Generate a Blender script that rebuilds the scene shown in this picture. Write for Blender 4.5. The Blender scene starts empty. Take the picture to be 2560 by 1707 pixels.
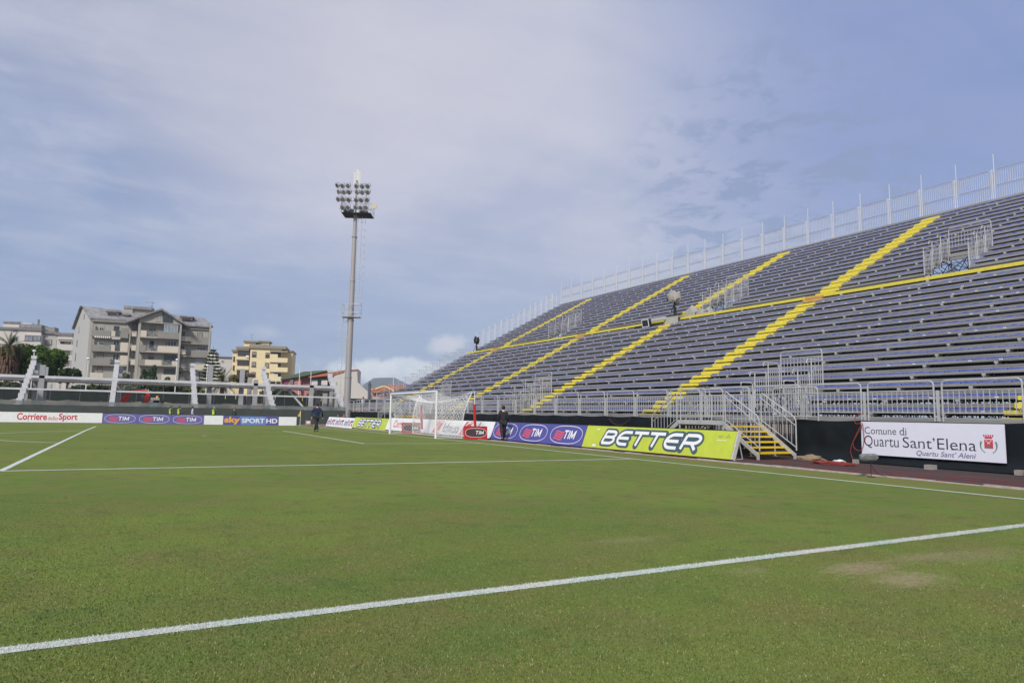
import bpy, bmesh, math, random
import numpy as np
from mathutils import Vector, Matrix, noise
random.seed(7); rng = np.random.default_rng(7)
R = math.radians
sc = bpy.context.scene
C = sc.collection

# ------------------------------------------------------------------ camera
CAM = np.array([-14.197, -37.581, 1.348]); F = 1691.38; PW, PH = 2560, 1707
YAW, PITCH, ROLL = R(28.984), R(6.1645), R(1.0718)
_f = np.array([math.sin(YAW)*math.cos(PITCH), math.cos(YAW)*math.cos(PITCH), math.sin(PITCH)])
_r = np.cross(_f, [0, 0, 1]); _r /= np.linalg.norm(_r); _u = np.cross(_r, _f)
_c, _s = math.cos(ROLL), math.sin(ROLL)
RX, UX = _c*_r + _s*_u, -_s*_r + _c*_u
cam = bpy.data.cameras.new('camera'); cam_o = bpy.data.objects.new('camera', cam); C.objects.link(cam_o)
cam.sensor_width = 36; cam.lens = 36*F/PW; cam.clip_start = 0.1; cam.clip_end = 30000
M = Matrix(((RX[0], UX[0], -_f[0], CAM[0]), (RX[1], UX[1], -_f[1], CAM[1]), (RX[2], UX[2], -_f[2], CAM[2]), (0, 0, 0, 1)))
cam_o.matrix_world = M
sc.camera = cam_o

def ray(u, v):
    d = RX*(u-PW/2) + UX*(PH/2-v) + _f*F
    return d/F
def P(u, v, x=None, y=None, z=None, d=None):
    """the world point seen at photo pixel (u, v) on the plane x=, y= or z=, or at depth d"""
    r = ray(u, v)
    if d is not None: t = d
    elif x is not None: t = (x-CAM[0])/r[0]
    elif y is not None: t = (y-CAM[1])/r[1]
    else: t = (z-CAM[2])/r[2]
    return Vector(CAM + r*t)

# ------------------------------------------------------------------ world, sun, exposure
SUN_EL, SUN_AZ = R(40), R(228)       # azimuth from +y towards +x; sun is behind the camera on the left
w = bpy.data.worlds.new('World'); sc.world = w; w.use_nodes = True
nt = w.node_tree; N = nt.nodes; L = nt.links
for n in list(N): N.remove(n)
def nn(t, **k):
    n = N.new(t)
    for a, b in k.items(): setattr(n, a, b)
    return n
out = nn('ShaderNodeOutputWorld'); bg = nn('ShaderNodeBackground'); bg.inputs[1].default_value = 0.13
L.new(bg.outputs[0], out.inputs[0])
sky = nn('ShaderNodeTexSky', sky_type='NISHITA', sun_disc=False)
sky.sun_elevation = SUN_EL; sky.sun_rotation = SUN_AZ
tc = nn('ShaderNodeTexCoord')
sep = nn('ShaderNodeSeparateXYZ'); L.new(tc.outputs['Generated'], sep.inputs[0])
def math_(op, a, b=None, c=None, clamp=False):
    n = nn('ShaderNodeMath', operation=op); n.use_clamp = clamp
    for i, q in enumerate((a, b, c)):
        if q is None: continue
        if isinstance(q, (int, float)): n.inputs[i].default_value = q
        else: L.new(q, n.inputs[i])
    return n.outputs[0]
def maprange(v, a, b, c, d, smooth=True):
    n = nn('ShaderNodeMapRange'); n.interpolation_type = 'SMOOTHSTEP' if smooth else 'LINEAR'
    L.new(v, n.inputs[0])
    for i, q in enumerate((a, b, c, d)): n.inputs[1+i].default_value = q
    return n.outputs[0]
zc = math_('MAXIMUM', sep.outputs[2], 0.02)
zz = math_('ADD', zc, 0.12)
px_ = math_('DIVIDE', sep.outputs[0], zz); py_ = math_('DIVIDE', sep.outputs[1], zz)
comb = nn('ShaderNodeCombineXYZ'); L.new(px_, comb.inputs[0]); L.new(py_, comb.inputs[1])
def wnoise(scale, detail, rough, off, vec=None, dist=0.0):
    mp = nn('ShaderNodeMapping'); L.new(vec or comb.outputs[0], mp.inputs[0]); mp.inputs[1].default_value = off
    n = nn('ShaderNodeTexNoise'); n.inputs['Scale'].default_value = scale; n.inputs['Detail'].default_value = detail
    n.inputs['Roughness'].default_value = rough; n.inputs['Distortion'].default_value = dist
    L.new(mp.outputs[0], n.inputs['Vector']); return n.outputs[0]
big = wnoise(0.33, 4, 0.5, (3.1, 0.7, 0), dist=0.5)
mid = wnoise(1.1, 7, 0.58, (1.3, 5.2, 0), dist=0.4)
fine = wnoise(4.0, 8, 0.6, (0.2, 2.2, 0), dist=0.3)
def mixc(f, a, b):
    n = nn('ShaderNodeMix', data_type='RGBA')
    if isinstance(f, (int, float)): n.inputs[0].default_value = f
    else: L.new(f, n.inputs[0])
    for s_, q in ((6, a), (7, b)):
        if isinstance(q, tuple): n.inputs[s_].default_value = (*q, 1)
        else: L.new(q, n.inputs[s_])
    return n.outputs[2]
def blob(direction, width, soft):
    vm = nn('ShaderNodeVectorMath', operation='DOT_PRODUCT'); L.new(tc.outputs['Generated'], vm.inputs[0])
    dd = Vector(direction).normalized(); vm.inputs[1].default_value = dd
    return maprange(vm.outputs['Value'], math.cos(width+soft), math.cos(max(width-soft, 0)), 0.0, 1.0)
K = .79/0.13
def col(r, g, b): return (r*K, g*K, b*K)
# a veil of cloud everywhere, in three tones
veil = mixc(maprange(big, 0.38, 0.60, 0, 1), col(.315, .405, .64), col(.60, .62, .75))
veil = mixc(maprange(mid, 0.42, 0.66, 0, .50), veil, col(.70, .71, .81))
veil = mixc(maprange(mid, 0.50, 0.32, 0, .42), veil, col(.32, .365, .54))
veil = mixc(maprange(fine, 0.46, 0.70, 0, .22), veil, col(.74, .74, .82))
veil = mixc(maprange(fine, 0.50, 0.32, 0, .16), veil, col(.33, .39, .57))
smap = nn('ShaderNodeMapping'); L.new(comb.outputs[0], smap.inputs[0]); smap.inputs[2].default_value = (0, 0, R(28)); smap.inputs[3].default_value = (.45, 1.7, 1)
streak = wnoise(2.6, 8, 0.62, (2.2, 6.1, 0), vec=smap.outputs[0], dist=.5)
veil = mixc(maprange(streak, .50, .70, 0, .24), veil, col(.74, .73, .82))
veil = mixc(maprange(streak, .50, .30, 0, .30), veil, col(.29, .36, .57))
# the bright bank over the stand and the tower, the deeper blue to the upper right
b1 = blob(ray(1500, 560), 0.20, 0.24); b2 = blob(ray(950, 330), 0.16, 0.24)
bank = math_('MULTIPLY', math_('MAXIMUM', b1, b2), maprange(big, 0.25, 0.6, .45, 1))
veil = mixc(math_('MULTIPLY', bank, 0.60), veil, col(.72, .71, .81))
deep = blob(ray(2560, 60), 0.22, 0.32)
veil = mixc(math_('MULTIPLY', deep, .75), veil, col(.22, .315, .64))
# small grey-blue tears in the cloud right of the middle
tear = math_('MULTIPLY', blob(ray(1960, 480), 0.12, 0.13), maprange(wnoise(6.5, 8, 0.66, (7.7, 1.2, 0), dist=.35), 0.46, 0.60, 0, 1))
veil = mixc(math_('MULTIPLY', tear, .85), veil, col(.30, .375, .58))
# blue, clearer air low down, pale at the horizon
low = maprange(sep.outputs[2], 0.06, 0.30, 1, 0)
veil = mixc(math_('MULTIPLY', low, .80), veil, col(.32, .43, .66))
hz = maprange(sep.outputs[2], -0.01, 0.11, 1, 0)
left = maprange(sep.outputs[0], -0.2, 0.45, 0, 1)
hzc = mixc(left, col(.44, .59, .86), col(.56, .66, .80))
veil = mixc(math_('MULTIPLY', hz, .75), veil, hzc)
# low bright cumulus bank behind the stand's left end, and single small clouds
def puff(u, v, wd, sf, sq, scale, off, lo, hi):
    wd *= .9
    d0 = Vector(ray(u, v)).normalized(); az = math.atan2(d0.x, d0.y)
    ua = (math.cos(az), -math.sin(az), 0)
    v1 = nn('ShaderNodeVectorMath', operation='DOT_PRODUCT'); L.new(tc.outputs['Generated'], v1.inputs[0]); v1.inputs[1].default_value = ua
    dx = math_('SUBTRACT', v1.outputs['Value'], 0.0); dz = math_('MULTIPLY', math_('SUBTRACT', sep.outputs[2], d0.z), sq)
    fw = nn('ShaderNodeVectorMath', operation='DOT_PRODUCT'); L.new(tc.outputs['Generated'], fw.inputs[0]); fw.inputs[1].default_value = d0
    r = math_('SQRT', math_('ADD', math_('MULTIPLY', dx, dx), math_('MULTIPLY', dz, dz)))
    nz = wnoise(scale, 6, 0.6, off, vec=tc.outputs['Generated'])
    r = math_('ADD', r, math_('MULTIPLY', math_('SUBTRACT', nz, 0.5), wd*2.6))
    m = maprange(r, wd-sf, wd+sf, 1, 0)
    return math_('MULTIPLY', m, math_('MULTIPLY', math_('GREATER_THAN', fw.outputs['Value'], 0), maprange(nz, .3, .7, lo, hi)))
veil = mixc(puff(1120, 862, .026, .016, 2.0, 40, (1, 2, 3), .75, 1), veil, col(.74, .75, .84))
veil = mixc(puff(975, 930, .10, .022, 4.2, 14, (4, 2, 1), .5, .95), veil, col(.92, .97, 1.02))
veil = mixc(puff(655, 830, .026, .015, 3.0, 26, (2, 7, 1), .2, .7), veil, col(.60, .65, .76))
veil = mixc(puff(420, 765, .022, .016, 2.5, 26, (2, 3, 5), .1, .6), veil, col(.62, .65, .76))
final = mixc(0.93, sky.outputs[0], veil)
L.new(final, bg.inputs[0])

sun = bpy.data.lights.new('sun', 'SUN'); sun.energy = 2.9; sun.angle = R(11); sun.color = (1, .95, .87)
so = bpy.data.objects.new('sun', sun); C.objects.link(so)
sd = Vector((math.sin(SUN_AZ)*math.cos(SUN_EL), math.cos(SUN_AZ)*math.cos(SUN_EL), math.sin(SUN_EL)))
so.rotation_euler = sd.to_track_quat('Z', 'Y').to_euler(); so.location = (-30, -60, 60)
sc.view_settings.view_transform = 'Standard'; sc.view_settings.look = 'None'; sc.view_settings.gamma = 1
sc.view_settings.use_curve_mapping = False; sc.view_settings.exposure = 0.22
sc.cycles.max_bounces = 6; sc.cycles.diffuse_bounces = 3; sc.cycles.glossy_bounces = 3; sc.cycles.transparent_max_bounces = 12

# ------------------------------------------------------------------ materials
MATS = {}
def mat(name, color, rough=0.7, metal=0.0, var=0.0, scale=3.0, bump=0.0, bscale=20, spec=0.5, col2=None, detail=5, stretch=None, alpha=None):
    if name in MATS: return MATS[name]
    m = bpy.data.materials.new(name); m.use_nodes = True; t = m.node_tree; b = t.nodes['Principled BSDF']
    b.inputs['Base Color'].default_value = (*color, 1); b.inputs['Roughness'].default_value = rough
    b.inputs['Metallic'].default_value = metal; b.inputs['Specular IOR Level'].default_value = spec
    if alpha is not None: b.inputs['Alpha'].default_value = alpha
    co = t.nodes.new('ShaderNodeTexCoord'); g = t.nodes.new('ShaderNodeNewGeometry'); vec = g.outputs['Position']
    if stretch:
        mp = t.nodes.new('ShaderNodeMapping'); mp.inputs[3].default_value = stretch; t.links.new(vec, mp.inputs[0]); vec = mp.outputs[0]
    if var or col2:
        n = t.nodes.new('ShaderNodeTexNoise'); n.inputs['Scale'].default_value = scale; n.inputs['Detail'].default_value = detail
        n.inputs['Roughness'].default_value = .65
        t.links.new(vec, n.inputs['Vector'])
        mr = t.nodes.new('ShaderNodeMapRange'); mr.inputs[1].default_value = .32; mr.inputs[2].default_value = .68; t.links.new(n.outputs[0], mr.inputs[0])
        mx = t.nodes.new('ShaderNodeMix'); mx.data_type = 'RGBA'; t.links.new(mr.outputs[0], mx.inputs[0])
        c2 = col2 or tuple(c*(1-var) for c in color)
        mx.inputs[6].default_value = (*color, 1); mx.inputs[7].default_value = (*c2, 1)
        t.links.new(mx.outputs[2], b.inputs['Base Color'])
    if bump:
        n2 = t.nodes.new('ShaderNodeTexNoise'); n2.inputs['Scale'].default_value = bscale; n2.inputs['Detail'].default_value = 4
        t.links.new(vec, n2.inputs['Vector'])
        bp = t.nodes.new('ShaderNodeBump'); bp.inputs['Strength'].default_value = bump; bp.inputs['Distance'].default_value = 0.02
        t.links.new(n2.outputs[0], bp.inputs['Height']); t.links.new(bp.outputs[0], b.inputs['Normal'])
    MATS[name] = m; return m
GALV = mat('galvanised_steel', (.56, .56, .56), .45, .15, var=.22, scale=4)
ALU = mat('aluminium_plank', (.39, .38, .375), .5, .15, var=.38, scale=1.3, stretch=(1, .35, 3))
ALU_D = mat('plank_underside', (.30, .30, .33), .6, .2, var=.2)
BRACK = mat('cast_bracket', (.50, .50, .50), .5, .3, var=.15)
BLUE = mat('blue_plastic_seat', (.045, .075, .34), .45, 0, var=.30, scale=2.2, col2=(.10, .13, .36))
RISER_SHADE = mat('shade_painted_riser', (.07, .07, .085), .7, .1, var=.3)  # near-black colour paints in the shade of the gaps under the benches
GALD = mat('weathered_steel', (.56, .56, .57), .5, .15, var=.2)
GALW = mat('bright_zinc', (.72, .72, .72), .45, .1, var=.1)
YEL = mat('yellow_tread_paint', (.84, .71, .05), .55, 0, col2=(.60, .51, .10), scale=7, detail=8)
YEL2 = mat('yellow_stair_paint', (.80, .56, .02), .55, 0, var=.12, scale=5)
ORA = mat('orange_bare_board', (.62, .36, .12), .7, 0, var=.2)
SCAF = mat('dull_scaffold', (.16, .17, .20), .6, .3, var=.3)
TARP = mat('black_tarpaulin', (.012, .016, .019), .5, 0, var=.3, scale=1.5, spec=.2)
CONC = mat('pale_concrete', (.66, .66, .67), .8, 0, var=.16, scale=1.2, bump=.2)
CONC2 = mat('grey_concrete', (.40, .40, .41), .85, 0, var=.2, scale=.8)
WHITE = mat('white_print', (.88, .88, .88), .45, 0, var=.08, scale=2.5, bump=.2, bscale=1.6)
WPAINT = mat('white_paint', (.80, .80, .76), .4, 0, var=.05)
LIME = mat('lime_print', (.56, .65, .055), .45, 0, var=.14, scale=2.5, bump=.25, bscale=1.6, stretch=(1, 1, .4))
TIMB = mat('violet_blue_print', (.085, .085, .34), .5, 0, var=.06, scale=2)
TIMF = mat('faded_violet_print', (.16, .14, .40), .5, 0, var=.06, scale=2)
SLATE = mat('slate_print', (.055, .10, .13), .5)
LET = mat('letter_white', (.84, .84, .84), .5)
REDP = mat('red_print', (.62, .035, .06), .5)
REDF = mat('faded_red_print', (.70, .10, .12), .5)
INK = mat('dark_ink', (.025, .025, .05), .5)
GINK = mat('grey_violet_ink', (.22, .21, .32), .5)
SKYB = mat('sky_blue_print', (.14, .24, .58), .5)
SKYV = mat('sky_violet_print', (.11, .09, .34), .5)
ORP = mat('orange_print', (.85, .42, .04), .5)
GRNP = mat('green_print', (.05, .25, .13), .5)
BLACK = mat('black_plastic', (.015, .015, .017), .5)
RED = mat('red_cover', (.55, .02, .022), .55, 0, var=.15, scale=6)
NET = mat('white_net_cord', (.82, .82, .82), .7)
KERB = mat('pale_kerb_stone', (.50, .44, .40), .85, 0, var=.35, scale=6, bump=.4)
CANV = mat('khaki_canvas', (.40, .38, .33), .85, 0, var=.25, scale=6, bump=.4, bscale=6)
GLASS = mat('dark_window_glass', (.05, .06, .07), .12, 0, var=.4, scale=.7, spec=.7)
SKIN = mat('skin', (.45, .26, .18), .6)
SUIT = mat('dark_suit_cloth', (.018, .018, .024), .8, 0, var=.25, scale=5)
NAVY = mat('navy_pullover', (.018, .028, .08), .85, 0, var=.2, scale=6)
HAIR = mat('dark_hair', (.02, .014, .01), .8)
SHOE = mat('black_shoe', (.01, .01, .01), .35)
HIVIS = mat('hi_vis_yellow', (.55, .75, .05), .7, 0, var=.15, scale=8)
FUR = mat('grey_fur', (.58, .58, .55), 1, 0, var=.35, scale=40)

# ------------------------------------------------------------------ helpers
class MB:
    def __init__(s): s.v = []; s.f = []
    def quad(s, a, b, c, d): k = len(s.v); s.v += [tuple(a), tuple(b), tuple(c), tuple(d)]; s.f.append((k, k+1, k+2, k+3)); return s
    def poly(s, pts): k = len(s.v); s.v += [tuple(q) for q in pts]; s.f.append(tuple(range(k, k+len(pts)))); return s
    def box(s, x0, x1, y0, y1, z0, z1):
        return s.hexa([(x0, y0, z0), (x1, y0, z0), (x1, y1, z0), (x0, y1, z0), (x0, y0, z1), (x1, y0, z1), (x1, y1, z1), (x0, y1, z1)])
    def hexa(s, p):
        k = len(s.v); s.v += [tuple(q) for q in p]
        for f in ((0, 3, 2, 1), (4, 5, 6, 7), (0, 1, 5, 4), (1, 2, 6, 5), (2, 3, 7, 6), (3, 0, 4, 7)): s.f.append(tuple(k+i for i in f))
        return s
    def obox(s, o, ex, ey, ez):
        o, ex, ey, ez = map(Vector, (o, ex, ey, ez))
        return s.hexa([o, o+ex, o+ex+ey, o+ey, o+ez, o+ex+ez, o+ex+ey+ez, o+ey+ez])
    def tube(s, a, b, r, n=6, r2=None, cap=True):
        a, b = Vector(a), Vector(b); d = b-a
        if d.length < 1e-6: return s
        d.normalize(); q = d.orthogonal().normalized(); t = d.cross(q); k = len(s.v); r2 = r if r2 is None else r2
        for i in range(n):
            an = 2*math.pi*i/n; o = q*math.cos(an)+t*math.sin(an); s.v.append(tuple(a+o*r)); s.v.append(tuple(b+o*r2))
        for i in range(n):
            j = (i+1) % n; s.f.append((k+2*i, k+2*j, k+2*j+1, k+2*i+1))
        if cap and n > 3:
            s.f.append(tuple(k+2*i for i in reversed(range(n)))); s.f.append(tuple(k+2*i+1 for i in range(n)))
        return s
    def path(s, pts, r, n=6):
        for a, b in zip(pts, pts[1:]): s.tube(a, b, r, n)
        return s
    def prism(s, pts, off):
        """polygon pts extruded by vector off"""
        off = Vector(off); pts = [Vector(q) for q in pts]; k = len(s.v); n = len(pts)
        s.v += [tuple(q) for q in pts] + [tuple(q+off) for q in pts]
        s.f.append(tuple(range(k+n-1, k-1, -1))); s.f.append(tuple(range(k+n, k+2*n)))
        for i in range(n): j = (i+1) % n; s.f.append((k+i, k+j, k+n+j, k+n+i))
        return s
    def mesh(s, name, m):
        me = bpy.data.meshes.new(name); me.from_pydata(s.v, [], s.f); me.materials.append(m); me.update(); return me
    def build(s, name, m, parent=None, kind=None, smooth=False, label=None):
        me = s.mesh(name, m)
        if smooth: me.polygons.foreach_set('use_smooth', [True]*len(me.polygons))
        return link(name, me, parent, kind, label)
def link(name, me, parent=None, kind=None, label=None):
    o = bpy.data.objects.new(name, me); C.objects.link(o)
    if parent is not None:
        o.parent = parent
        if parent.get('_w'): pass
    if kind: o['kind'] = kind
    if label: o['label'] = label
    return o
def tag(o, label, cat, group=None):
    o['label'] = label; o['category'] = cat
    if group: o['group'] = group
    return o
def thing(name, label, cat, loc=(0, 0, 0), rz=0, group=None):
    o = bpy.data.objects.new(name, None); C.objects.link(o); o.location = loc; o.rotation_euler = (0, 0, rz); o.empty_display_size = .2
    return tag(o, label, cat, group)
def struct(o): o['kind'] = 'structure'; return o
def dup(root, loc=None, rz=None, label=None, group=None):
    r = root.copy(); C.objects.link(r)
    if loc is not None: r.location = loc
    if rz is not None: r.rotation_euler = (0, 0, rz)
    if label: r['label'] = label
    if group: r['group'] = group
    for ch in list(root.children):
        c = ch.copy(); C.objects.link(c); c.parent = r
        for g in list(ch.children):
            d = g.copy(); C.objects.link(d); d.parent = c
    return r

# ------------------------------------------------------------------ ground
def gz(x, y):
    s_ = min(max((y-8)/26, 0), 1)
    if y > 60: return -0.2
    return -s_*(0.10+0.12*min(max((x+24)/27, 0), 1))
xs = sorted(set([-3500, -2500, -1200, -600, -300, -150, -80] + list(np.arange(-50, 10.01, 2.5)) + [1.95, 14, 20, 30, 45, 80, 150, 300, 700, 1500, 3500]))
ys = sorted(set([-2500, -900, -300, -120, -80, -60] + list(np.arange(-45, 60, 2.5)) + [62, 80, 120, 200, 400, 900, 2500, 4100]))
def grid_mesh(name, xs, ys, zf, m, dz=0):
    v = [(x, y, zf(x, y)+dz) for y in ys for x in xs]; nx = len(xs)
    f = [(j*nx+i, j*nx+i+1, (j+1)*nx+i+1, (j+1)*nx+i) for j in range(len(ys)-1) for i in range(nx-1)]
    me = bpy.data.meshes.new(name); me.from_pydata(v, [], f); me.materials.append(m); return me
DIRT = mat('dry_earth', (.20, .16, .12), .95, 0, var=.4, scale=.15, bump=.3)
struct(link('ground', grid_mesh('ground', xs, ys, lambda x, y: gz(x, y)-0.03, DIRT)))

PATCHES = ((2150, 1420, .50, .13, 1.), (2270, 1447, .45, .15, 1.), (2310, 1392, .6, .10, .6), (1870, 1426, .25, .1, .45), (1580, 1348, .5, .10, .45), (2440, 1388, .7, .17, .5))
def grass_material():
    m = bpy.data.materials.new('pitch_grass'); m.use_nodes = True; t = m.node_tree; n_ = t.nodes; l = t.links
    b = n_['Principled BSDF']; b.inputs['Roughness'].default_value = 1; b.inputs['Specular IOR Level'].default_value = .03
    g = n_.new('ShaderNodeNewGeometry').outputs['Position']
    def ns(sc_, det, rg=.6, st=None, off=None):
        mp = n_.new('ShaderNodeMapping'); l.new(g, mp.inputs[0])
        if st: mp.inputs[3].default_value = st
        if off: mp.inputs[1].default_value = off
        x = n_.new('ShaderNodeTexNoise'); x.inputs['Scale'].default_value = sc_; x.inputs['Detail'].default_value = det; x.inputs['Roughness'].default_value = rg
        l.new(mp.outputs[0], x.inputs['Vector']); return x.outputs[0]
    def mr(v, a, b_, c, d):
        x = n_.new('ShaderNodeMapRange'); l.new(v, x.inputs[0]); x.interpolation_type = 'SMOOTHSTEP'
        for i, q in enumerate((a, b_, c, d)): x.inputs[1+i].default_value = q
        return x.outputs[0]
    def mx(f_, a, b_):
        x = n_.new('ShaderNodeMix'); x.data_type = 'RGBA'
        if isinstance(f_, float): x.inputs[0].default_value = f_
        else: l.new(f_, x.inputs[0])
        for i, q in ((6, a), (7, b_)):
            if isinstance(q, tuple): x.inputs[i].default_value = (*q, 1)
            else: l.new(q, x.inputs[i])
        return x.outputs[2]
    def mm(op, a, b_=0):
        x = n_.new('ShaderNodeMath'); x.operation = op
        for i, q in enumerate((a, b_)):
            if isinstance(q, (int, float)): x.inputs[i].default_value = q
            else: l.new(q, x.inputs[i])
        return x.outputs[0]
    c = mx(mr(ns(.22, 4), .38, .62, 0, 1), (.186, .250, .054), (.148, .208, .050))
    c = mx(mr(ns(.8, 5), .42, .66, 0, .85), c, (.200, .200, .066))
    c = mx(mr(ns(1.6, 6, .7, off=(7, 2, 0)), .50, .70, 0, .6), c, (.225, .185, .085))
    c = mx(mr(ns(2.3, 5, off=(3, 1, 0)), .50, .72, 0, .65), c, (.098, .150, .044))
    c = mx(mr(ns(5.0, 5, off=(9, 4, 0)), .58, .74, 0, .45), c, (.30, .265, .12))
    c = mx(mr(ns(40, 4, .7), .42, .68, 0, .55), c, (.090, .125, .036))
    c = mx(mr(ns(95, 3, .7, off=(2, 2, 0)), .55, .72, 0, .40), c, (.36, .37, .16))
    sp = n_.new('ShaderNodeSeparateXYZ'); l.new(g, sp.inputs[0])
    # worn, yellowed strip behind the goal line and outside the near touchline
    dry = mm('MAXIMUM', mr(sp.outputs[0], -.4, 1.9, 0, .75), mr(sp.outputs[1], -33.0, -36.0, 0, .28))
    dry = mm('MULTIPLY', dry, mr(ns(1.4, 6, .7, off=(5, 5, 0)), .34, .62, .15, 1))
    c = mx(dry, c, (.215, .180, .075))
    for (u, v, rx, ry, am) in PATCHES:
        q = P(u, v, z=0)
        dx = mm('DIVIDE', mm('SUBTRACT', sp.outputs[0], q.x), rx); dy = mm('DIVIDE', mm('SUBTRACT', sp.outputs[1], q.y), ry*1.6)
        r = mm('SQRT', mm('ADD', mm('MULTIPLY', dx, dx), mm('MULTIPLY', dy, dy)))
        r = mm('ADD', r, mm('MULTIPLY', mm('SUBTRACT', ns(9, 7, .75, st=(.6, 1.6, 1)), .5), 4.2))
        c = mx(mm('MULTIPLY', mm('MULTIPLY', mr(r, .1, 1.5, 1, 0), am), mr(ns(22, 4, .7), .38, .62, .35, 1)), c, (.36, .285, .18))
    l.new(c, b.inputs['Base Color'])
    bp = n_.new('ShaderNodeBump'); bp.inputs['Strength'].default_value = .55; bp.inputs['Distance'].default_value = .03
    h = mm('ADD', ns(55, 4, .7), mm('MULTIPLY', ns(12, 4), .8)); l.new(h, bp.inputs['Height']); l.new(bp.outputs[0], b.inputs['Normal'])
    return m
GRASS = grass_material()
px = sorted(set(list(np.arange(-110, -40, 10)) + list(np.arange(-40, 1.9, 2.0)) + [1.95])); py = sorted(set(list(np.arange(-60, 34.3, 2.0)) + [34.3]))
pitch = struct(link('pitch_grass_ground', grid_mesh('pitch', px, py, gz, GRASS, 0.0)))
def side(y, x0, x1, z0, z1): pass
# running-track strip, kerb
TRACK = mat('worn_red_track', (.105, .062, .058), .95, 0, spec=.1, col2=(.060, .054, .054), scale=1.6, stretch=(1, .3, 1), bump=.4)
struct(link('track_surface', grid_mesh('track', [2.10, 4.5, 7.2, 9.5], py, lambda x, y: gz(x, y)-.012, TRACK)))
kr = thing('stone_kerb', 'low worn pale stone kerb between the grass and the red track', 'kerb', (2.02, 0, 0))
y = -40.0; i = 0; km = []
random.seed(3)
while y < 34:
    ln = random.uniform(.75, 1.05); z = gz(2, y)
    mb = MB(); a = random.uniform(-.02, .02); h = random.uniform(.015, .045)
    mb.hexa([(-.08+a, y, z-.04), (.08+a, y, z-.04), (.08+a, y+ln-.03, z-.04), (-.08+a, y+ln-.03, z-.04), (-.07+a, y+.01, z+h), (.07+a, y+.01, z+h-.005), (.07+a, y+ln-.05, z+h), (-.07+a, y+ln-.05, z+h+.006)])
    mb.build('kerb_stone', KERB, kr); y += ln

# painted lines (as sheets 4 mm over the grass, following it)
LINE = mat('line_paint', (.70, .73, .71), .9, 0, col2=(.46, .52, .42), scale=26, detail=6, bump=.5, bscale=60)
def line_strip(pts, wd=.125):
    mb = MB(); pts = [Vector((a, b, 0)) for a, b in pts]; prev = None
    for i, q in enumerate(pts):
        t = (pts[min(i+1, len(pts)-1)]-pts[max(i-1, 0)]).normalized(); n = Vector((-t.y, t.x, 0))
        j = .007*noise.noise(Vector((q.x*3, q.y*3, 0))); wv = wd*(1+.10*noise.noise(Vector((q.x*5+7, q.y*5, 0))))
        a = q+n*(wv/2+j); b = q-n*(wv/2-j); a.z = gz(a.x, a.y)+.004; b.z = gz(b.x, b.y)+.004
        if prev: mb.quad(prev[0], prev[1], b, a)
        prev = (a, b)
    return mb
def seg(x0, y0, x1, y1, st=.25):
    n = max(2, int(math.hypot(x1-x0, y1-y0)/st)); return [(x0+(x1-x0)*i/n, y0+(y1-y0)*i/n) for i in range(n+1)]
TY = -32.82
for nm, pts in (('goal_line_marking', seg(0, TY-.06, 0, 32.8)), ('touchline_marking', seg(-60, TY, -.07, TY)), ('far_touchline_marking', seg(-60, 32.8, -.07, 32.8))):
    struct(line_strip(pts, .12).build(nm, LINE))
mbs = MB()
for s_ in (-1, 1):
    m1 = line_strip(seg(-16.5, s_*20.16, -.07, s_*20.16)); m2 = line_strip(seg(-5.5, s_*9.16, -.07, s_*9.16))
    struct(m1.build('penalty_area_side_marking', LINE)); struct(m2.build('goal_area_side_marking', LINE))
struct(line_strip(seg(-16.5, -20.08, -16.5, 20.08), .12).build('penalty_area_front_marking', LINE))
struct(line_strip(seg(-5.5, -9.08, -5.5, 9.08)).build('goal_area_front_marking', LINE))
a0 = math.acos(5.5/9.15)
struct(line_strip([(-11-9.15*math.cos(a), 9.15*math.sin(a)) for a in np.linspace(-a0+.012, a0-.012, 60)]).build('penalty_arc_marking', LINE))
sp_ = MB(); sp_.poly([(-11+.13*math.cos(a), .13*math.sin(a), .004) for a in np.linspace(0, 2*math.pi, 17)[:-1]]); struct(sp_.build('penalty_spot_marking', LINE))

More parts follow.
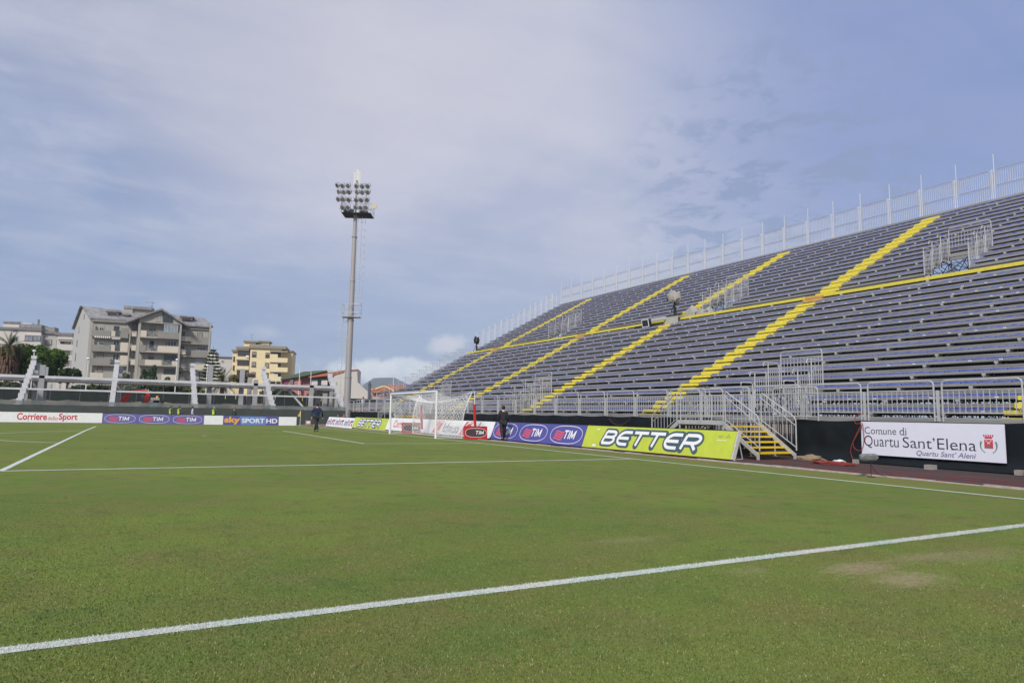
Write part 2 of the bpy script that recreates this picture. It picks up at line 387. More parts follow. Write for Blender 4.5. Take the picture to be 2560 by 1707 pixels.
# grass blades near the camera, thinning out with distance
def blades(n, name, line_only):
    fw = np.array([_f[0], _f[1]]); fw /= np.linalg.norm(fw); rt = np.array([fw[1], -fw[0]])
    u = rng.random(n)
    dist = 2.6*(10.5/2.6)**u if not line_only else 2.6*(24/2.6)**u
    lat = (rng.random(n)*2-1)*(dist*.80+.4)
    x = CAM[0]+fw[0]*dist+rt[0]*lat; y = CAM[1]+fw[1]*dist+rt[1]*lat
    if line_only:
        y = TY + (rng.random(n)*2-1)*.062+ (rng.random(n)**6)*.03*np.sign(rng.random(n)-.5)
        x = CAM[0] + (rng.random(n)-.28)*26
        keep = (x < -.1)
    else:
        keep = (np.abs(y-TY) > .055) & (x < 1.9)
    for (u_, v_, rx_, ry_, am_) in PATCHES:
        q_ = P(u_, v_, z=0); keep &= ~((np.hypot((x-q_.x)/rx_, (y-q_.y)/(ry_*1.6)) < .9) & (rng.random(n) < am_*.9))
    x, y = x[keep], y[keep]; n = len(x); dd = np.hypot(x-CAM[0], y-CAM[1])
    h = (.005+.011*rng.random(n))*(1+.02*dd); wd = (.0012+.0013*rng.random(n))*(1+.14*dd)
    if not line_only: h *= np.clip(1.25-dd/12, .3, 1)
    an = rng.random(n)*2*np.pi; ln = rng.random(n)*.9; a2 = rng.random(n)*2*np.pi
    v = np.zeros((n, 3, 3)); v[:, 0, 0] = x-np.cos(an)*wd; v[:, 0, 1] = y-np.sin(an)*wd; v[:, 1, 0] = x+np.cos(an)*wd; v[:, 1, 1] = y+np.sin(an)*wd
    v[:, 2, 0] = x+np.cos(a2)*h*ln; v[:, 2, 1] = y+np.sin(a2)*h*ln; v[:, 2, 2] = h
    me = bpy.data.meshes.new(name); me.vertices.add(n*3); me.vertices.foreach_set('co', v.ravel())
    me.loops.add(n*3); me.loops.foreach_set('vertex_index', np.arange(n*3, dtype=np.int32))
    me.polygons.add(n); me.polygons.foreach_set('loop_start', np.arange(0, n*3, 3, dtype=np.int32)); me.polygons.foreach_set('loop_total', np.full(n, 3, dtype=np.int32))
    me.update(calc_edges=True)
    return me
def blade_mat(name, cols):
    m = bpy.data.materials.new(name); m.use_nodes = True; t = m.node_tree; b = t.nodes['Principled BSDF']; b.inputs['Roughness'].default_value = .75; b.inputs['Specular IOR Level'].default_value = .12
    g = t.nodes.new('ShaderNodeNewGeometry'); n1 = t.nodes.new('ShaderNodeValToRGB'); t.links.new(g.outputs['Random Per Island'], n1.inputs[0])
    el = n1.color_ramp.elements
    el[0].position = 0; el[0].color = (*cols[0], 1); el[1].position = 1; el[1].color = (*cols[-1], 1)
    for i, c in enumerate(cols[1:-1]): e = el.new((i+1)/(len(cols)-1)); e.color = (*c, 1)
    n3 = t.nodes.new('ShaderNodeTexNoise'); n3.inputs['Scale'].default_value = 1.1; n3.inputs['Detail'].default_value = 4; t.links.new(g.outputs['Position'], n3.inputs['Vector'])
    mx = t.nodes.new('ShaderNodeMix'); mx.data_type = 'RGBA'; mx.blend_type = 'MULTIPLY'; mx.inputs[0].default_value = 1
    r2 = t.nodes.new('ShaderNodeValToRGB'); r2.color_ramp.elements[0].position = .35; r2.color_ramp.elements[0].color = (.82, .92, .9, 1); r2.color_ramp.elements[1].position = .66; r2.color_ramp.elements[1].color = (1.15, 1.0, .95, 1)
    t.links.new(n3.outputs[0], r2.inputs[0]); t.links.new(n1.outputs[0], mx.inputs[6]); t.links.new(r2.outputs[0], mx.inputs[7]); t.links.new(mx.outputs[2], b.inputs['Base Color'])
    return m
gm = blade_mat('grass_blades', [(.075, .11, .028), (.145, .195, .045), (.185, .235, .065), (.235, .215, .09), (.11, .165, .04), (.38, .39, .20)])
me = blades(300000, 'grass_blades', False); me.materials.append(gm)
o = link('grass_blades', me, kind='stuff'); tag(o, 'short mown green grass blades in the foreground', 'grass')
lm = blade_mat('painted_blades', [(.34, .38, .34), (.58, .62, .62), (.50, .54, .54), (.68, .71, .71)])
me = blades(60000, 'painted_grass_blades', True); me.materials.append(lm)
o = link('painted_grass_blades', me, kind='stuff'); tag(o, 'grass blades coated in white line paint', 'grass')

# ------------------------------------------------------------------ grandstand
XF, DX, DZ = 6.91, .797, .4365
GS = thing('grandstand', 'large scaffold grandstand with rows of blue seats, grey planks and yellow stairs', 'grandstand', (0, 0, 0))
YR, YL = -35.0, 33.5
AIS = [(-28.85, -27.62), (-13.43, -12.2), (-1.80, -.55), (9.5, 10.7), (25.3, 26.5)]
VOL = [(-20.4, -18.4), (-.68, 1.45), (15.2, 17.2)]
VOU = [(-20.28, -18.2), (-4.85, -2.8), (15.4, 17.6)]
rows = []
for i in range(15): rows.append((XF+DX*i, 1.50+DZ*i, i, 0))
for j in range(14): rows.append((20.39+DX*j, 8.87+DZ*j, j, 1))
MOD = 2.3; ymods = [-12.2+MOD*k for k in range(-9, 20)]
def intervals(cuts):
    segs = []; a = YR
    for c0, c1 in sorted(cuts):
        if c1 <= a: continue
        if c0 > a: segs.append((a, min(c0, YL)))
        a = max(a, c1)
    if a < YL: segs.append((a, YL))
    return segs
camx, camy = CAM[0], CAM[1]
def dcam(x, y, z=0): return math.hypot(math.hypot(x-camx, y-camy), z-1.3)
def split(a, b, always):
    if not always: return [(a, b)]
    cs = [a]+[m for m in ymods if a+.05 < m < b-.05]+[b]; return list(zip(cs, cs[1:]))
seatmesh = MB()
# one moulded seat shell, origin at its middle on the bench top (x = away from the pitch)
prof = [(-.175, -.012), (-.165, .030), (-.12, .022), (-.04, .012), (.05, .018), (.12, .045), (.145, .072)]
wy = [-.215, -.16, 0, .16, .215]; k0 = len(seatmesh.v)
for a, (dx, dz) in enumerate(prof):
    for b_, yy in enumerate(wy):
        e = 1 if b_ in (0, 4) else 0
        up = (.028 if a in (1, 2) and b_ == 2 else 0)+(.012 if e and 1 < a < 5 else 0)-(.018 if e and a in (1, 6, 5) else 0)
        seatmesh.v.append((dx+(.02 if e and a < 2 else 0), yy, dz+up))
for a in range(len(prof)-1):
    for b_ in range(4): k = a*5+b_; seatmesh.f.append((k, k+1, k+6, k+5))
seat_me = seatmesh.mesh('seat', BLUE); seat_me.polygons.foreach_set('use_smooth', [True]*len(seat_me.polygons))
seats = []; fcount = 0
bench_all = MB(); 
brk = MB(); brk.box(-.03, .02, -.05, .05, -.075, .0); brk.box(-.01, .30, -.025, .025, -.10, -.02); brk.box(-.02, .01, -.015, .015, -.118, -.075)
brk_me = brk.mesh('bracket', BRACK); brackets = []
for (x, z, i, tier) in rows:
    always = (tier == 0 and i <= 7)
    cuts = list(AIS)
    if i < 3: cuts += (VOU if tier else VOL)
    for a, b in intervals(cuts):
        for (p, q) in split(a, b, always and a < 6):
            g = .004
            fb = MB(); fb.box(x, x+.44, p+g, q-g, z-.05, z)          # walking plank
            fb.box(x+.012, x+.03, p+g, q-g, z-.115, z-.05)            # folded lip below it
            fb.build('footboard', ALU, GS)
            if i > 0 or tier == 1: MB().box(x+.03, x+.04, p+g, q-g, z-.372, z-.117).build('riser_plate', RISER_SHADE, GS)  # row gap's shade is put into this plate's colour
            bn = MB(); bn.box(x+.22, x+.775, p+g, q-g, z+.185, z+.225)  # bench deepened back to the riser to keep sunlight out of the gap
            bn.hexa([(x+.20, p+g, z+.134), (x+.215, p+g, z+.134), (x+.215, q-g, z+.134), (x+.20, q-g, z+.134), (x+.192, p+g, z+.223), (x+.214, p+g, z+.223), (x+.214, q-g, z+.223), (x+.192, q-g, z+.223)])
            bn.build('bench_plank', ALU, GS)
        n = int((b-a)/.47); st = (b-a)/max(n, 1)
        for k in range(n): seats.append((x+.385, a+st*(k+.5), z+.228))
    for m in ymods:
        if any(c0+.1 < m < c1-.1 for c0, c1 in cuts) or m > YL or m < YR: continue
        brackets.append((x+.20, m, z+.134))
vis = lambda t: t[1] > -31.5
seats.sort(key=lambda t: dcam(*t) + (0 if vis(t) else 1e3)); brackets.sort(key=lambda t: dcam(*t)+(0 if vis(t) else 1e3))
def scatter(name, me_src, pts, m, jitter=0, nkeep=300):
    for k, q in enumerate(pts[:nkeep]):
        o = link(name, me_src, GS); o.location = q; o.rotation_euler = (0, random.uniform(-jitter, jitter), random.uniform(-jitter, jitter))
    v0 = np.array([v.co[:] for v in me_src.vertices]); f0 = [tuple(p.vertices) for p in me_src.polygons]; V = []; Fs = []
    for q in pts[nkeep:]:
        k = len(V)*len(v0); V.append(v0+np.array(q)); Fs += [tuple(k+a for a in f) for f in f0]
    me = bpy.data.meshes.new(name+'_rest'); me.from_pydata(np.concatenate(V).tolist(), [], Fs); me.materials.append(m)
    me.polygons.foreach_set('use_smooth', [p.use_smooth for p in me_src.polygons][:1]*len(me.polygons))
    link('more_'+name+'s', me, GS, kind='stuff')
scatter('seat', seat_me, seats, BLUE, .02)
scatter('bracket', brk_me, brackets, BRACK)
# yellow stair treads in the aisles
tr = MB(); tr.box(0, .42, 0, 1, -.15, .012); 
for (c0, c1) in AIS:
    for (x, z, i, tier) in rows:
        w_ = c1-c0; MB().box(x+.41, x+.42, c0+.02, c1-.02, z-.30, z+.09).build('riser_plate', RISER_SHADE, GS)  # plate behind the treads, in the same painted-in shade colour
        t1 = MB(); t1.box(x-.02, x+.40, c0+.015, c1-.015, z-.145, z+.012); t1.build('stair_tread', YEL, GS)
        t2 = MB(); t2.box(x+.185, x+.80, c0+.015, c1-.015, z+.098, z+.225); t2.build('stair_tread', YEL, GS)
# cross walkway between the tiers
wk = MB(); zt = 8.36
for a, b in intervals(AIS):
    mb = MB(); mb.box(19.06, 20.30, a+.005, b-.005, zt-.06, zt-.01); mb.build('walkway_deck', ALU_D, GS)
    mb = MB(); mb.box(19.0, 19.06, a, b, zt-.15, zt+.012); mb.build('walkway_edge', YEL, GS)
    for h in (7.62, 7.775, 7.93):
        mb = MB(); mb.box(18.86, 18.90, a+.005, b-.005, h, h+.148); mb.build('walkway_fascia', ALU, GS)
    mb = MB(); mb.box(18.87, 19.25, a+.005, b-.005, 8.078, 8.10); mb.build('walkway_shelf', ALU_D, GS)
    mb = MB(); mb.box(20.32, 20.38, a+.005, b-.005, 8.50, 8.62); mb.build('walkway_back_plank', ALU, GS)
for (c0, c1) in AIS:
    mb = MB(); mb.box(19.02, 20.36, c0, c1, zt-.06, zt-.005); mb.build('landing', YEL, GS)
    mb = MB(); mb.box(18.99, 19.03, c0, c1, zt-.16, zt-.04); mb.box(18.80, 18.99, c0, c1, zt-.36, zt-.22); mb.build('landing_riser', ORA, GS)
    mb = MB(); mb.box(19.95, 20.37, c0, c1, 8.50, 8.62); mb.build('stair_tread', YEL, GS)
for m in ymods:
    if YR < m < YL: mb = MB(); mb.box(18.97, 19.1, m-.06, m+.06, 8.10, 8.21); mb.build('bracket_block', BRACK, GS)
# front edge of the first row
for a, b in intervals([]):
    for (p, q) in split(a, b, True):
        mb = MB(); mb.box(XF-.03, XF-.006, p+.004, q-.004, 1.425, 1.497); mb.box(XF-.045, XF-.006, p+.004, q-.004, 1.30, 1.415); mb.build('front_fascia', ALU, GS)
    mb = MB(); mb.box(XF-.03, XF+.4, a, b, 1.22, 1.295); mb.build('front_beam', SCAF, GS)
# floors of the gaps (vomitories)
for (c0, c1) in VOL:
    mb = MB(); mb.box(XF+.002, 9.25, c0+.02, c1-.02, 1.28, 1.33); mb.build('entrance_floor', ALU_D, GS)
# scaffold under the stand
sf = MB(); r_ = .026
def deckz(x):
    return 1.5+(x-XF)*DZ/DX-.25 if x < 18.8 else (8.1 if x < 20.4 else 8.87+(x-20.39)*DZ/DX-.3)
colx = [7.1+2.05*k for k in range(12)]+[31.9]
ym2 = [-12.2+MOD*k for k in range(-9, 20)]
for yi, y in enumerate(ym2):
    for ci, x in enumerate(colx):
        zt_ = deckz(x) if x < 31 else 15
        sf.tube((x, y, 0), (x, y, zt_), r_, 4, cap=False)
        if ci+1 < len(colx):
            x2 = colx[ci+1]; lv = 1.2
            while lv < min(zt_, deckz(min(x2, 31))):
                sf.tube((x, y, lv), (x2, y, lv), r_, 4, cap=False)
                z2 = min(lv+2.0, deckz(min(x2, 31)))
                if (ci+yi) % 2 == 0: sf.tube((x, y, lv), (x2, y, z2), r_*.8, 4, cap=False)
                else: sf.tube((x2, y, lv), (x, y, min(z2, zt_)), r_*.8, 4, cap=False)
                lv += 2.0
        sf.tube((x, y, zt_), (colx[min(ci+1, 12)], y, deckz(min(colx[min(ci+1, 12)], 31))), .045, 4, cap=False) if ci < 12 else None
        if yi+1 < len(ym2) and ym2[yi+1] < YL:
            y2 = ym2[yi+1]; lv = 1.2
            while lv < zt_:
                sf.tube((x, y, lv), (x, y2, lv), r_*.9, 4, cap=False)
                if (ci*3+yi+int(lv)) % 3 != 0: sf.tube((x, y, lv), (x, y2, min(lv+2.0, zt_)), r_*.7, 4, cap=False)
                lv += 2.0
sf.build('scaffold', SCAF, GS, kind='stuff')

# --- barrier panels (parts of the stand)
def rounded(w_, h, r=.12, z0=0.0, n=4):
    pts = [(0, 0, z0), (0, 0, h-r)]
    pts += [(0, r-r*math.cos(a), h-r+r*math.sin(a)) for a in np.linspace(0, math.pi/2, n+1)[1:]]
    pts += [(0, w_-r+r*math.sin(a), h-r+r*math.cos(a)) for a in np.linspace(0, math.pi/2, n+1)]
    pts += [(0, w_, z0)]
    return pts
def panel(w_, h=1.27, zb=.30, zr=.98, pitch_=.155, tr_=.026, br_=.012, foot=-.05):
    mb = MB(); mb.path(rounded(w_, h, .13, foot), tr_, 6); mb.tube((0, 0, zr), (0, w_, zr), tr_*.7, 5); mb.tube((0, 0, zb), (0, w_, zb), tr_*.7, 5)
    n = int(w_/pitch_)
    for k in range(1, n): y = w_*k/n; mb.tube((0, y, zb), (0, y, zr), br_, 4, cap=False)
    return mb
PM = 2.345; fp_me = panel(PM-.24).mesh('front_barrier', GALV)
post_me = MB().box(-.012, .012, -.045, .045, 0, 1.0).mesh('barrier_post', GALV)
y0 = -11.93
for k in range(-9, 21):
    y = y0+PM*k
    if y > YL+.5: break
    gap = any(c0-1.2 < y+PM/2 < c1+1.2 for c0, c1 in [(-20.2, -18.4)])
    o = link('front_barrier', fp_me, GS); o.location = (XF-.05, y+.12, 1.33)
    q = link('barrier_post', post_me, GS); q.location = (XF-.06, y, 1.31)
# upper rear fence: tall posts with double panels
TP = 2.2265; XB = 31.6
tp_me = None
for k in range(-9, 21):
    y = -11.97+TP*k
    mb = MB(); mb.tube((XB, y, 14.6), (XB, y, 18.08), .024, 6); mb.box(XB-.02, XB+.02, y+.09, y+.14, 14.7, 17.1); mb.tube((XB, y-.05, 16.95), (XB, y+.2, 16.95), .03, 5)
    mb.build('rear_fence_post', GALW, GS)
    if k == 20: break
    for (zb_, h) in ((14.75, 1.30), (15.95, 1.12)):
        mb = MB(); w_ = TP-.36
        mb.path([(XB, y+.22+q[1], zb_+q[2]) for q in rounded(w_, h, .12 if zb_ > 15 else .04, .02)], .026, 5)
        mb.tube((XB, y+.22, zb_+h-.14), (XB, y+.22+w_, zb_+h-.14), .014, 4)
        mb.tube((XB, y+.22, zb_+.1), (XB, y+.22+w_, zb_+.1), .016, 4)
        n = 15
        for j in range(1, n): yy = y+.22+w_*j/n; mb.tube((XB, yy, zb_+.1), (XB, yy, zb_+h-.14), .013, 3, cap=False)
        mb.build('rear_fence_panel', GALD, GS)
    for j in (0,):
        mb = MB(); mb.box(31.22, 31.55, y+.004, y+TP-.004, 15.0, 15.06); mb.box(31.2, 31.22, y+.004, y+TP-.004, 14.95, 15.08); mb.build('top_plank', ALU, GS)
# stepped side hoops
def hoop(x, y, z, w_, h, arm=.25, bars=3, tall=False, r=.026, ):
    """panel in the x-z plane at y, with a top tube that pokes out to the front"""
    mb = MB()
    mb.path([(x-arm, y, z+h-.16), (x-arm, y, z+h-.05), (x-arm+.06, y, z+h), (x+w_-.06, y, z+h), (x+w_, y, z+h-.06), (x+w_, y, z)], r, 5)
    mb.tube((x, y, z), (x, y, z+h), r, 5); mb.tube((x, y, z+h-.24), (x+w_, y, z+h-.24), r*.7, 4); mb.tube((x, y, z+.14), (x+w_, y, z+.14), r*.7, 4)
    if tall: mb.tube((x, y, z+h*.5), (x+w_, y, z+h*.5), r*.7, 4); mb.tube((x, y, z+h*.5-.12), (x+w_, y, z+h*.5-.12), r*.7, 4)
    for k in range(1, bars+1): xx = x+w_*k/(bars+1); mb.tube((xx, y, z+.14), (xx, y, z+h-.24), .013, 4, cap=False)
    return mb
for (x, z, i, tier) in rows:
    if tier == 0 and i < 2: continue
    mb = hoop(x+.10, YL-.03, z-.05, .62, 1.15 if tier == 0 else 2.0, .28 if tier == 0 else .1, 4, tier == 1, .032 if tier == 0 else .040)
    mb.build('side_barrier', GALD if tier == 0 else GALW, GS)
mb = MB(); mb.path([(19.0+q[1]*.9, YL-.03, 8.3+q[2]) for q in rounded(1.5, 1.25, .1, 0)], .022, 5)
mb.tube((19.0, YL-.03, 9.3), (20.35, YL-.03, 9.3), .015, 4)
for k in range(1, 9): mb.tube((19+.15*k, YL-.03, 8.4), (19+.15*k, YL-.03, 9.3), .010, 4)
mb.build('side_barrier', GALV, GS)
# hoops round the gaps
for (cuts, base, xr) in ((VOL, 0, 9.30), (VOU, 15, 22.78)):
    for (c0, c1) in cuts:
        for k in range(3):
            x, z = rows[base+k][0], rows[base+k][1]
            for yy in (c0-.02, c1+.02): hoop(x+.02, yy, z-.12, .66, 1.42, .28 if k else 0, 4).build('gap_barrier', GALV, GS)
        zr = rows[base+3][1]
        mb = panel(c1-c0-.06, 1.36, .30 if base else .34, 1.08, .15, .024, .012, -.15)
        o = mb.build('gap_barrier', GALV, GS); o.location = (xr-.06, c0+.03, zr-.02)
        mb = MB(); mb.box(xr-.02, xr, c0, c1, zr-.20, zr-.05); mb.box(xr-.02, xr, c0, c1, zr-.37, zr-.22); mb.build('gap_edge_plank', ALU, GS)
# number stickers on some benches
st = MB(); random.seed(5)
for (x, z, i, tier) in rows:
    if (tier == 0 and i in (0, 1, 4, 7, 9, 11, 12, 13, 14)) :
        for a, b in intervals(AIS+(VOL if i < 3 else [])):
            n = int((b-a)/.94)
            for k in range(n):
                y = a+.47+.94*k
                if random.random() < (.75 if i else .25): st.quad((x+.188, y, z+.165), (x+.188, y+.05, z+.165), (x+.184, y+.05, z+.205), (x+.184, y, z+.205)); st.quad((x+.188, y+.065, z+.165), (x+.188, y+.11, z+.165), (x+.184, y+.11, z+.205), (x+.184, y+.065, z+.205))
st.build('seat_number_tag', LET, GS, kind='stuff')

# ------------------------------------------------------------------ tarpaulin along the stand
def tarp(name, ya, yb, label, seed):
    n = int(abs(yb-ya)/.14); zz = np.linspace(0, 1, 9); v = []; f = []
    for i in range(n+1):
        y = ya+(yb-ya)*i/n
        sag = .05*abs(math.sin((y+11.9)/PM*math.pi))
        for j, t in enumerate(zz):
            zt_ = 1.36-sag*.9; z = gz(7, y)+.02+(zt_-gz(7, y))*t
            fold = .05*noise.noise(Vector((y*1.6+seed, z*1.3+t*2.2*math.sin(y), 0)))+.028*noise.noise(Vector((y*5+t*3, z*2.5, seed)))
            bot = -.16*max(0, .22-t)/.22
            v.append((XF-.10+fold*(1-.5*(t > .9))+bot, y, z))
    for i in range(n):
        for j in range(8): k = i*9+j; f.append((k, k+9, k+10, k+1))
    me = bpy.data.meshes.new(name); me.from_pydata(v, [], f); me.materials.append(TARP); me.polygons.foreach_set('use_smooth', [True]*len(f))
    o = link(name, me); return tag(o, label, 'tarpaulin', 'black tarpaulins along the stand')
tarp('black_tarpaulin', -35, -20.9, 'black tarpaulin hanging below the stand behind the white town sign', 1)
tarp('black_tarpaulin', -17.0, 9.0, 'long black tarpaulin hanging behind the violet and lime boards', 4)
tarp('black_tarpaulin', 19.0, 37.0, 'black tarpaulin hanging at the far left end of the stand', 9)

# ------------------------------------------------------------------ text and strokes
def text_mesh(s_, size, offset=0.0, shear=0.0, spacing=1.0, extrude=0.0, sx=1.0):
    cu = bpy.data.curves.new('t', 'FONT'); cu.body = s_; cu.size = size; cu.offset = offset; cu.shear = shear; cu.space_character = spacing
    cu.extrude = extrude; cu.resolution_u = 4; ob = bpy.data.objects.new('t', cu); C.objects.link(ob)
    dg = bpy.context.evaluated_depsgraph_get(); dg.update(); me = bpy.data.meshes.new_from_object(ob.evaluated_get(dg)); bpy.data.objects.remove(ob); bpy.data.curves.remove(cu)
    return me
def place_text(name, s_, parent, m, o, ex, ey, en, width, height, **k):
    """lay text in the box starting at o, spanning width along ex and height (cap or whole) along ey"""
    sh_ = k.pop('shear', 0); me = text_mesh(s_, 1.0, **k)
    for v in me.vertices: v.co.x += sh_*v.co.y
    co = np.array([v.co[:] for v in me.vertices])
    x0, x1 = co[:, 0].min(), co[:, 0].max(); y0, y1 = co[:, 1].min(), co[:, 1].max()
    ex, ey, en, o = Vector(ex), Vector(ey), Vector(en), Vector(o)
    for v in me.vertices:
        v.co = o+ex*((v.co.x-x0)/(x1-x0)*width)+ey*((v.co.y-y0)/(y1-y0)*height)+en*.004
    me.materials.clear(); me.materials.append(m); me.name = name
    return link(name, me, parent)
class Ink:
    """flat strokes in a board's plane, each lifted a hair above the last"""
    def __init__(s, o, ex, ey, en, lift=.004): s.o, s.ex, s.ey, s.en, s.l, s.mb, s.k = Vector(o), Vector(ex), Vector(ey), Vector(en), lift, MB(), 0
    def pt(s, a, b): return s.o+s.ex*a+s.ey*b+s.en*(s.l+s.k*.00012)
    def poly(s, pts): s.mb.poly([s.pt(*q) for q in pts]); s.k += 1; return s
    def stroke(s, pts, w_, round_=False):
        for (a, b), (c, d) in zip(pts, pts[1:]):
            dx, dy = c-a, d-b; L_ = math.hypot(dx, dy) or 1; nx, ny = -dy/L_*w_/2, dx/L_*w_/2
            s.poly([(a+nx, b+ny), (a-nx, b-ny), (c-nx, d-ny), (c+nx, d+ny)])
        js = pts if round_ else pts[1:-1]
        for (a, b) in js: s.poly([(a+w_/2*math.cos(t), b+w_/2*math.sin(t)) for t in np.linspace(0, 2*math.pi, 13)[:-1]])
        return s
    def build(s, name, m, parent): return s.mb.build(name, m, parent)
def arc(cx, cy, rx, ry, a0, a1, n=8): return [(cx+rx*math.cos(R(a)), cy+ry*math.sin(R(a))) for a in np.linspace(a0, a1, n)]
# glyph skeletons in a 1 high box; (width, [strokes])
GLY = {
 'B': (.80, [[(.12, .08), (.12, .92)], [(.12, .92), (.5, .92)]+arc(.52, .72, .20, .20, 90, -90)+[(.12, .52)], [(.12, .52), (.5, .52)]+arc(.54, .30, .22, .22, 90, -90)+[(.12, .08)]]),
 'E': (.78, [[(.74, .92), (.40, .92)]+arc(.40, .50, .30, .42, 90, 270, 9)+[(.74, .08)], [(.10, .50), (.70, .50)]]),
 'T': (.80, [[(.04, .92), (.78, .92)], [(.41, .92), (.41, .04)]]),
 'R': (.84, [[(.12, .04), (.12, .92)], [(.12, .92), (.5, .92)]+arc(.54, .68, .24, .24, 90, -90)+[(.12, .44)], [(.48, .44), (.76, .04)]]),
 'I': (.30, [[(.15, .04), (.15, .96)]]),
 'M': (1.0, [[(.12, .04), (.12, .92), (.48, .22), (.86, .92), (.86, .04)]]),
}
def glyphs(ink, s_, x, y, h, sx, w_, shear=.0, gap=.08, round_=False, dw=0):
    for ch in s_:
        wd, st_ = GLY[ch]
        for q in st_: ink.stroke([(x+(a*sx+shear*b)*h, y+b*h) for a, b in q], w_*h+dw, round_)
        x += (wd*sx+gap)*h
    return x
def board(name, label, p0, ex, ln, up, h, m, npan=1, group=None, lean=True, thick=.03, frame=GALV, cat='billboard'):
    """advertising board: origin p0 = lower left as read, ex along the text, up = up vector"""
    ex, up = Vector(ex).normalized(), Vector(up).normalized(); en = ex.cross(up).normalized()
    t = thing(name, label, cat, p0, 0, group); b0 = Vector((0, 0, 0))
    w_ = ln/npan
    for k in range(npan):
        mb = MB(); mb.obox(b0+ex*(k*w_+.008)-en*thick, ex*(w_-.016), en*thick, up*h); mb.build('panel', m, t)
    mb = MB(); mb.obox(b0-en*(thick+.03)-up*.015, ex*ln, en*.06, up*.03-up*.02) ; mb.obox(b0-en*(thick+.02)+up*(h), ex*ln, en*(thick+.024), up*.022)
    mb.build('frame_rail', BLACK, t)
    if lean:
        for k in range(npan+1):
            q = b0+ex*(k*w_); bk = Vector((-en.x, -en.y, 0)).normalized()
            top = q+up*h*.93-en*thick; g = q+bk*.55; g.z = 0
            mb = MB(); mb.tube(top, g, .018, 4); mb.tube(q-en*thick, g, .015, 4); mb.build('prop', frame, t)
            if k in range(1, npan):
                m3 = MB(); m3.obox(q-ex*.006+en*.001, ex*.012, en*.006, up*h); m3.build('joint_strip', frame, t)
    return t, ex, up, en
# --- boards in front of the stand, leaning back
FBX = 2.9; LEAN = Vector((.33, 0, .90)).normalized(); BH = .97
def front_board(name, label, ya, yb, m, npan, **k):
    z = gz(FBX, (ya+yb)/2)+.03; return board(name, label, (FBX, ya, z), (0, -1, gz(FBX, yb)/8 if 0 else 0), ya-yb, LEAN, BH, m, npan, **k)
def tim(t, ex, up, en, x, w_, h, m_let=LET, bg_=None, o=(0, 0, 0)):
    """hexagon-ish white ring, red waves and TIM lettering"""
    o = Vector(o)
    ik = Ink(o, ex, up, en)
    cx, cy, rw, rh = x+w_/2, h*.5, w_*.44, h*.43
    ring = []
    for a in np.linspace(0, 360, 41)[:-1]:
        c, s__ = math.cos(R(a)), math.sin(R(a)); n_ = 2.9
        ring.append((cx+rw*math.copysign(abs(c)**(2/n_), c), cy+rh*math.copysign(abs(s__)**(2/n_*1.25), s__)))
    ring.append(ring[0]); ik.stroke(ring, .022*h/.97+.006); ik.build('ring_print', m_let, t)
    r = Ink(o, ex, up, en, .005); x0 = cx-rw*.72
    for k in range(4):
        yb = cy-h*.20+k*h*.115; sh = (yb-cy)*.28
        top = [(x0+sh+rw*q*.58, yb+h*.045*math.sin(q*5.6+.4)+h*.035*q) for q in np.linspace(0, 1, 9)]
        bot = [(a, b-h*.078) for a, b in top][::-1]; r.poly(top+bot)
    r.build('wave_print', REDF, t)
    g = Ink(o, ex, up, en, .007); glyphs(g, 'TIM', cx-rw*.16, cy-h*.21, h*.43, 1.02*w_/2.9/(h/.97), .185, shear=.16, gap=.06); g.build('lettering', m_let, t)
t_in = front_board('advertising_board', 'white board with a blue and red word printed three times', 31.94, 22.5, WHITE, 3)
t, ex, up, en = t_in
for k in range(3):
    for (s_, a, wd, mm_) in (('inf', .1, 1.15, INK), ('o', 1.28, .62, REDF), ('rt', 1.95, .85, INK)):
        place_text('lettering', s_, t, mm_ if s_ != 'inf' else TIMB, ex*(k*3.146+.12+a)+up*.17, ex, up, en, wd, .66 if s_ != 'o' else .52, offset=.02)
def better(ya, yb, label):
    t, ex, up, en = front_board('advertising_board', label, ya, yb, LIME, 3); Lb = ya-yb
    h = .60; y_ = .19
    wsum = sum(GLY[c][0] for c in 'BETTER'); tgt = Lb*.675; x0 = Lb*.14
    sx = (tgt/h-.10*6)/wsum
    k1 = Ink((0, 0, 0), ex, up, en, .004); glyphs(k1, 'BETTER', x0, y_, h, sx, .20, .42, .10, True, dw=.17); k1.build('letter_outline', SLATE, t)
    k2 = Ink((0, 0, 0), ex, up, en, .012); glyphs(k2, 'BETTER', x0, y_, h, sx, .205, .42, .10); k2.build('lettering', LET, t)
    s3 = Ink((0, 0, 0), ex, up, en, .004)
    s3.poly([(Lb*.09, .80), (Lb*.115, .80), (Lb*.115, .84), (Lb*.09, .84)]); s3.poly([(Lb*.085, .07), (Lb*.115, .07), (Lb*.118, .15), (Lb*.088, .15)])
    for q in range(5): s3.poly([(Lb*.905+q*.09, .62), (Lb*.905+q*.09+.07, .62), (Lb*.905+q*.09+.07, .645), (Lb*.905+q*.09, .645)])
    s3.build('small_print', LET, t)
    s4 = Ink((0, 0, 0), ex, up, en, .004); s4.stroke([(Lb*.955, .74), (Lb*.962, .84), (Lb*.97, .74)], .012); s4.stroke([(Lb*.945, .74), (Lb*.98, .74)], .008); s4.stroke(arc(Lb*.925, .76, .1, .03, 0, 300), .008); s4.build('small_print', SLATE, t)
    return t, ex, up, en
better(22.5, 13.3, 'lime green board with large white italic word left of the goal')
t, ex, up, en = front_board('advertising_board', 'white board with red newspaper lettering seen through the goal net', 13.3, 4.5, WHITE, 3)
place_text('lettering', 'Corriere', t, REDP, ex*1.55+up*.22, ex, up, en, 2.9, .58, offset=.02)
place_text('lettering', 'dello', t, REDP, ex*4.5+up*.24, ex, up, en, .7, .30)
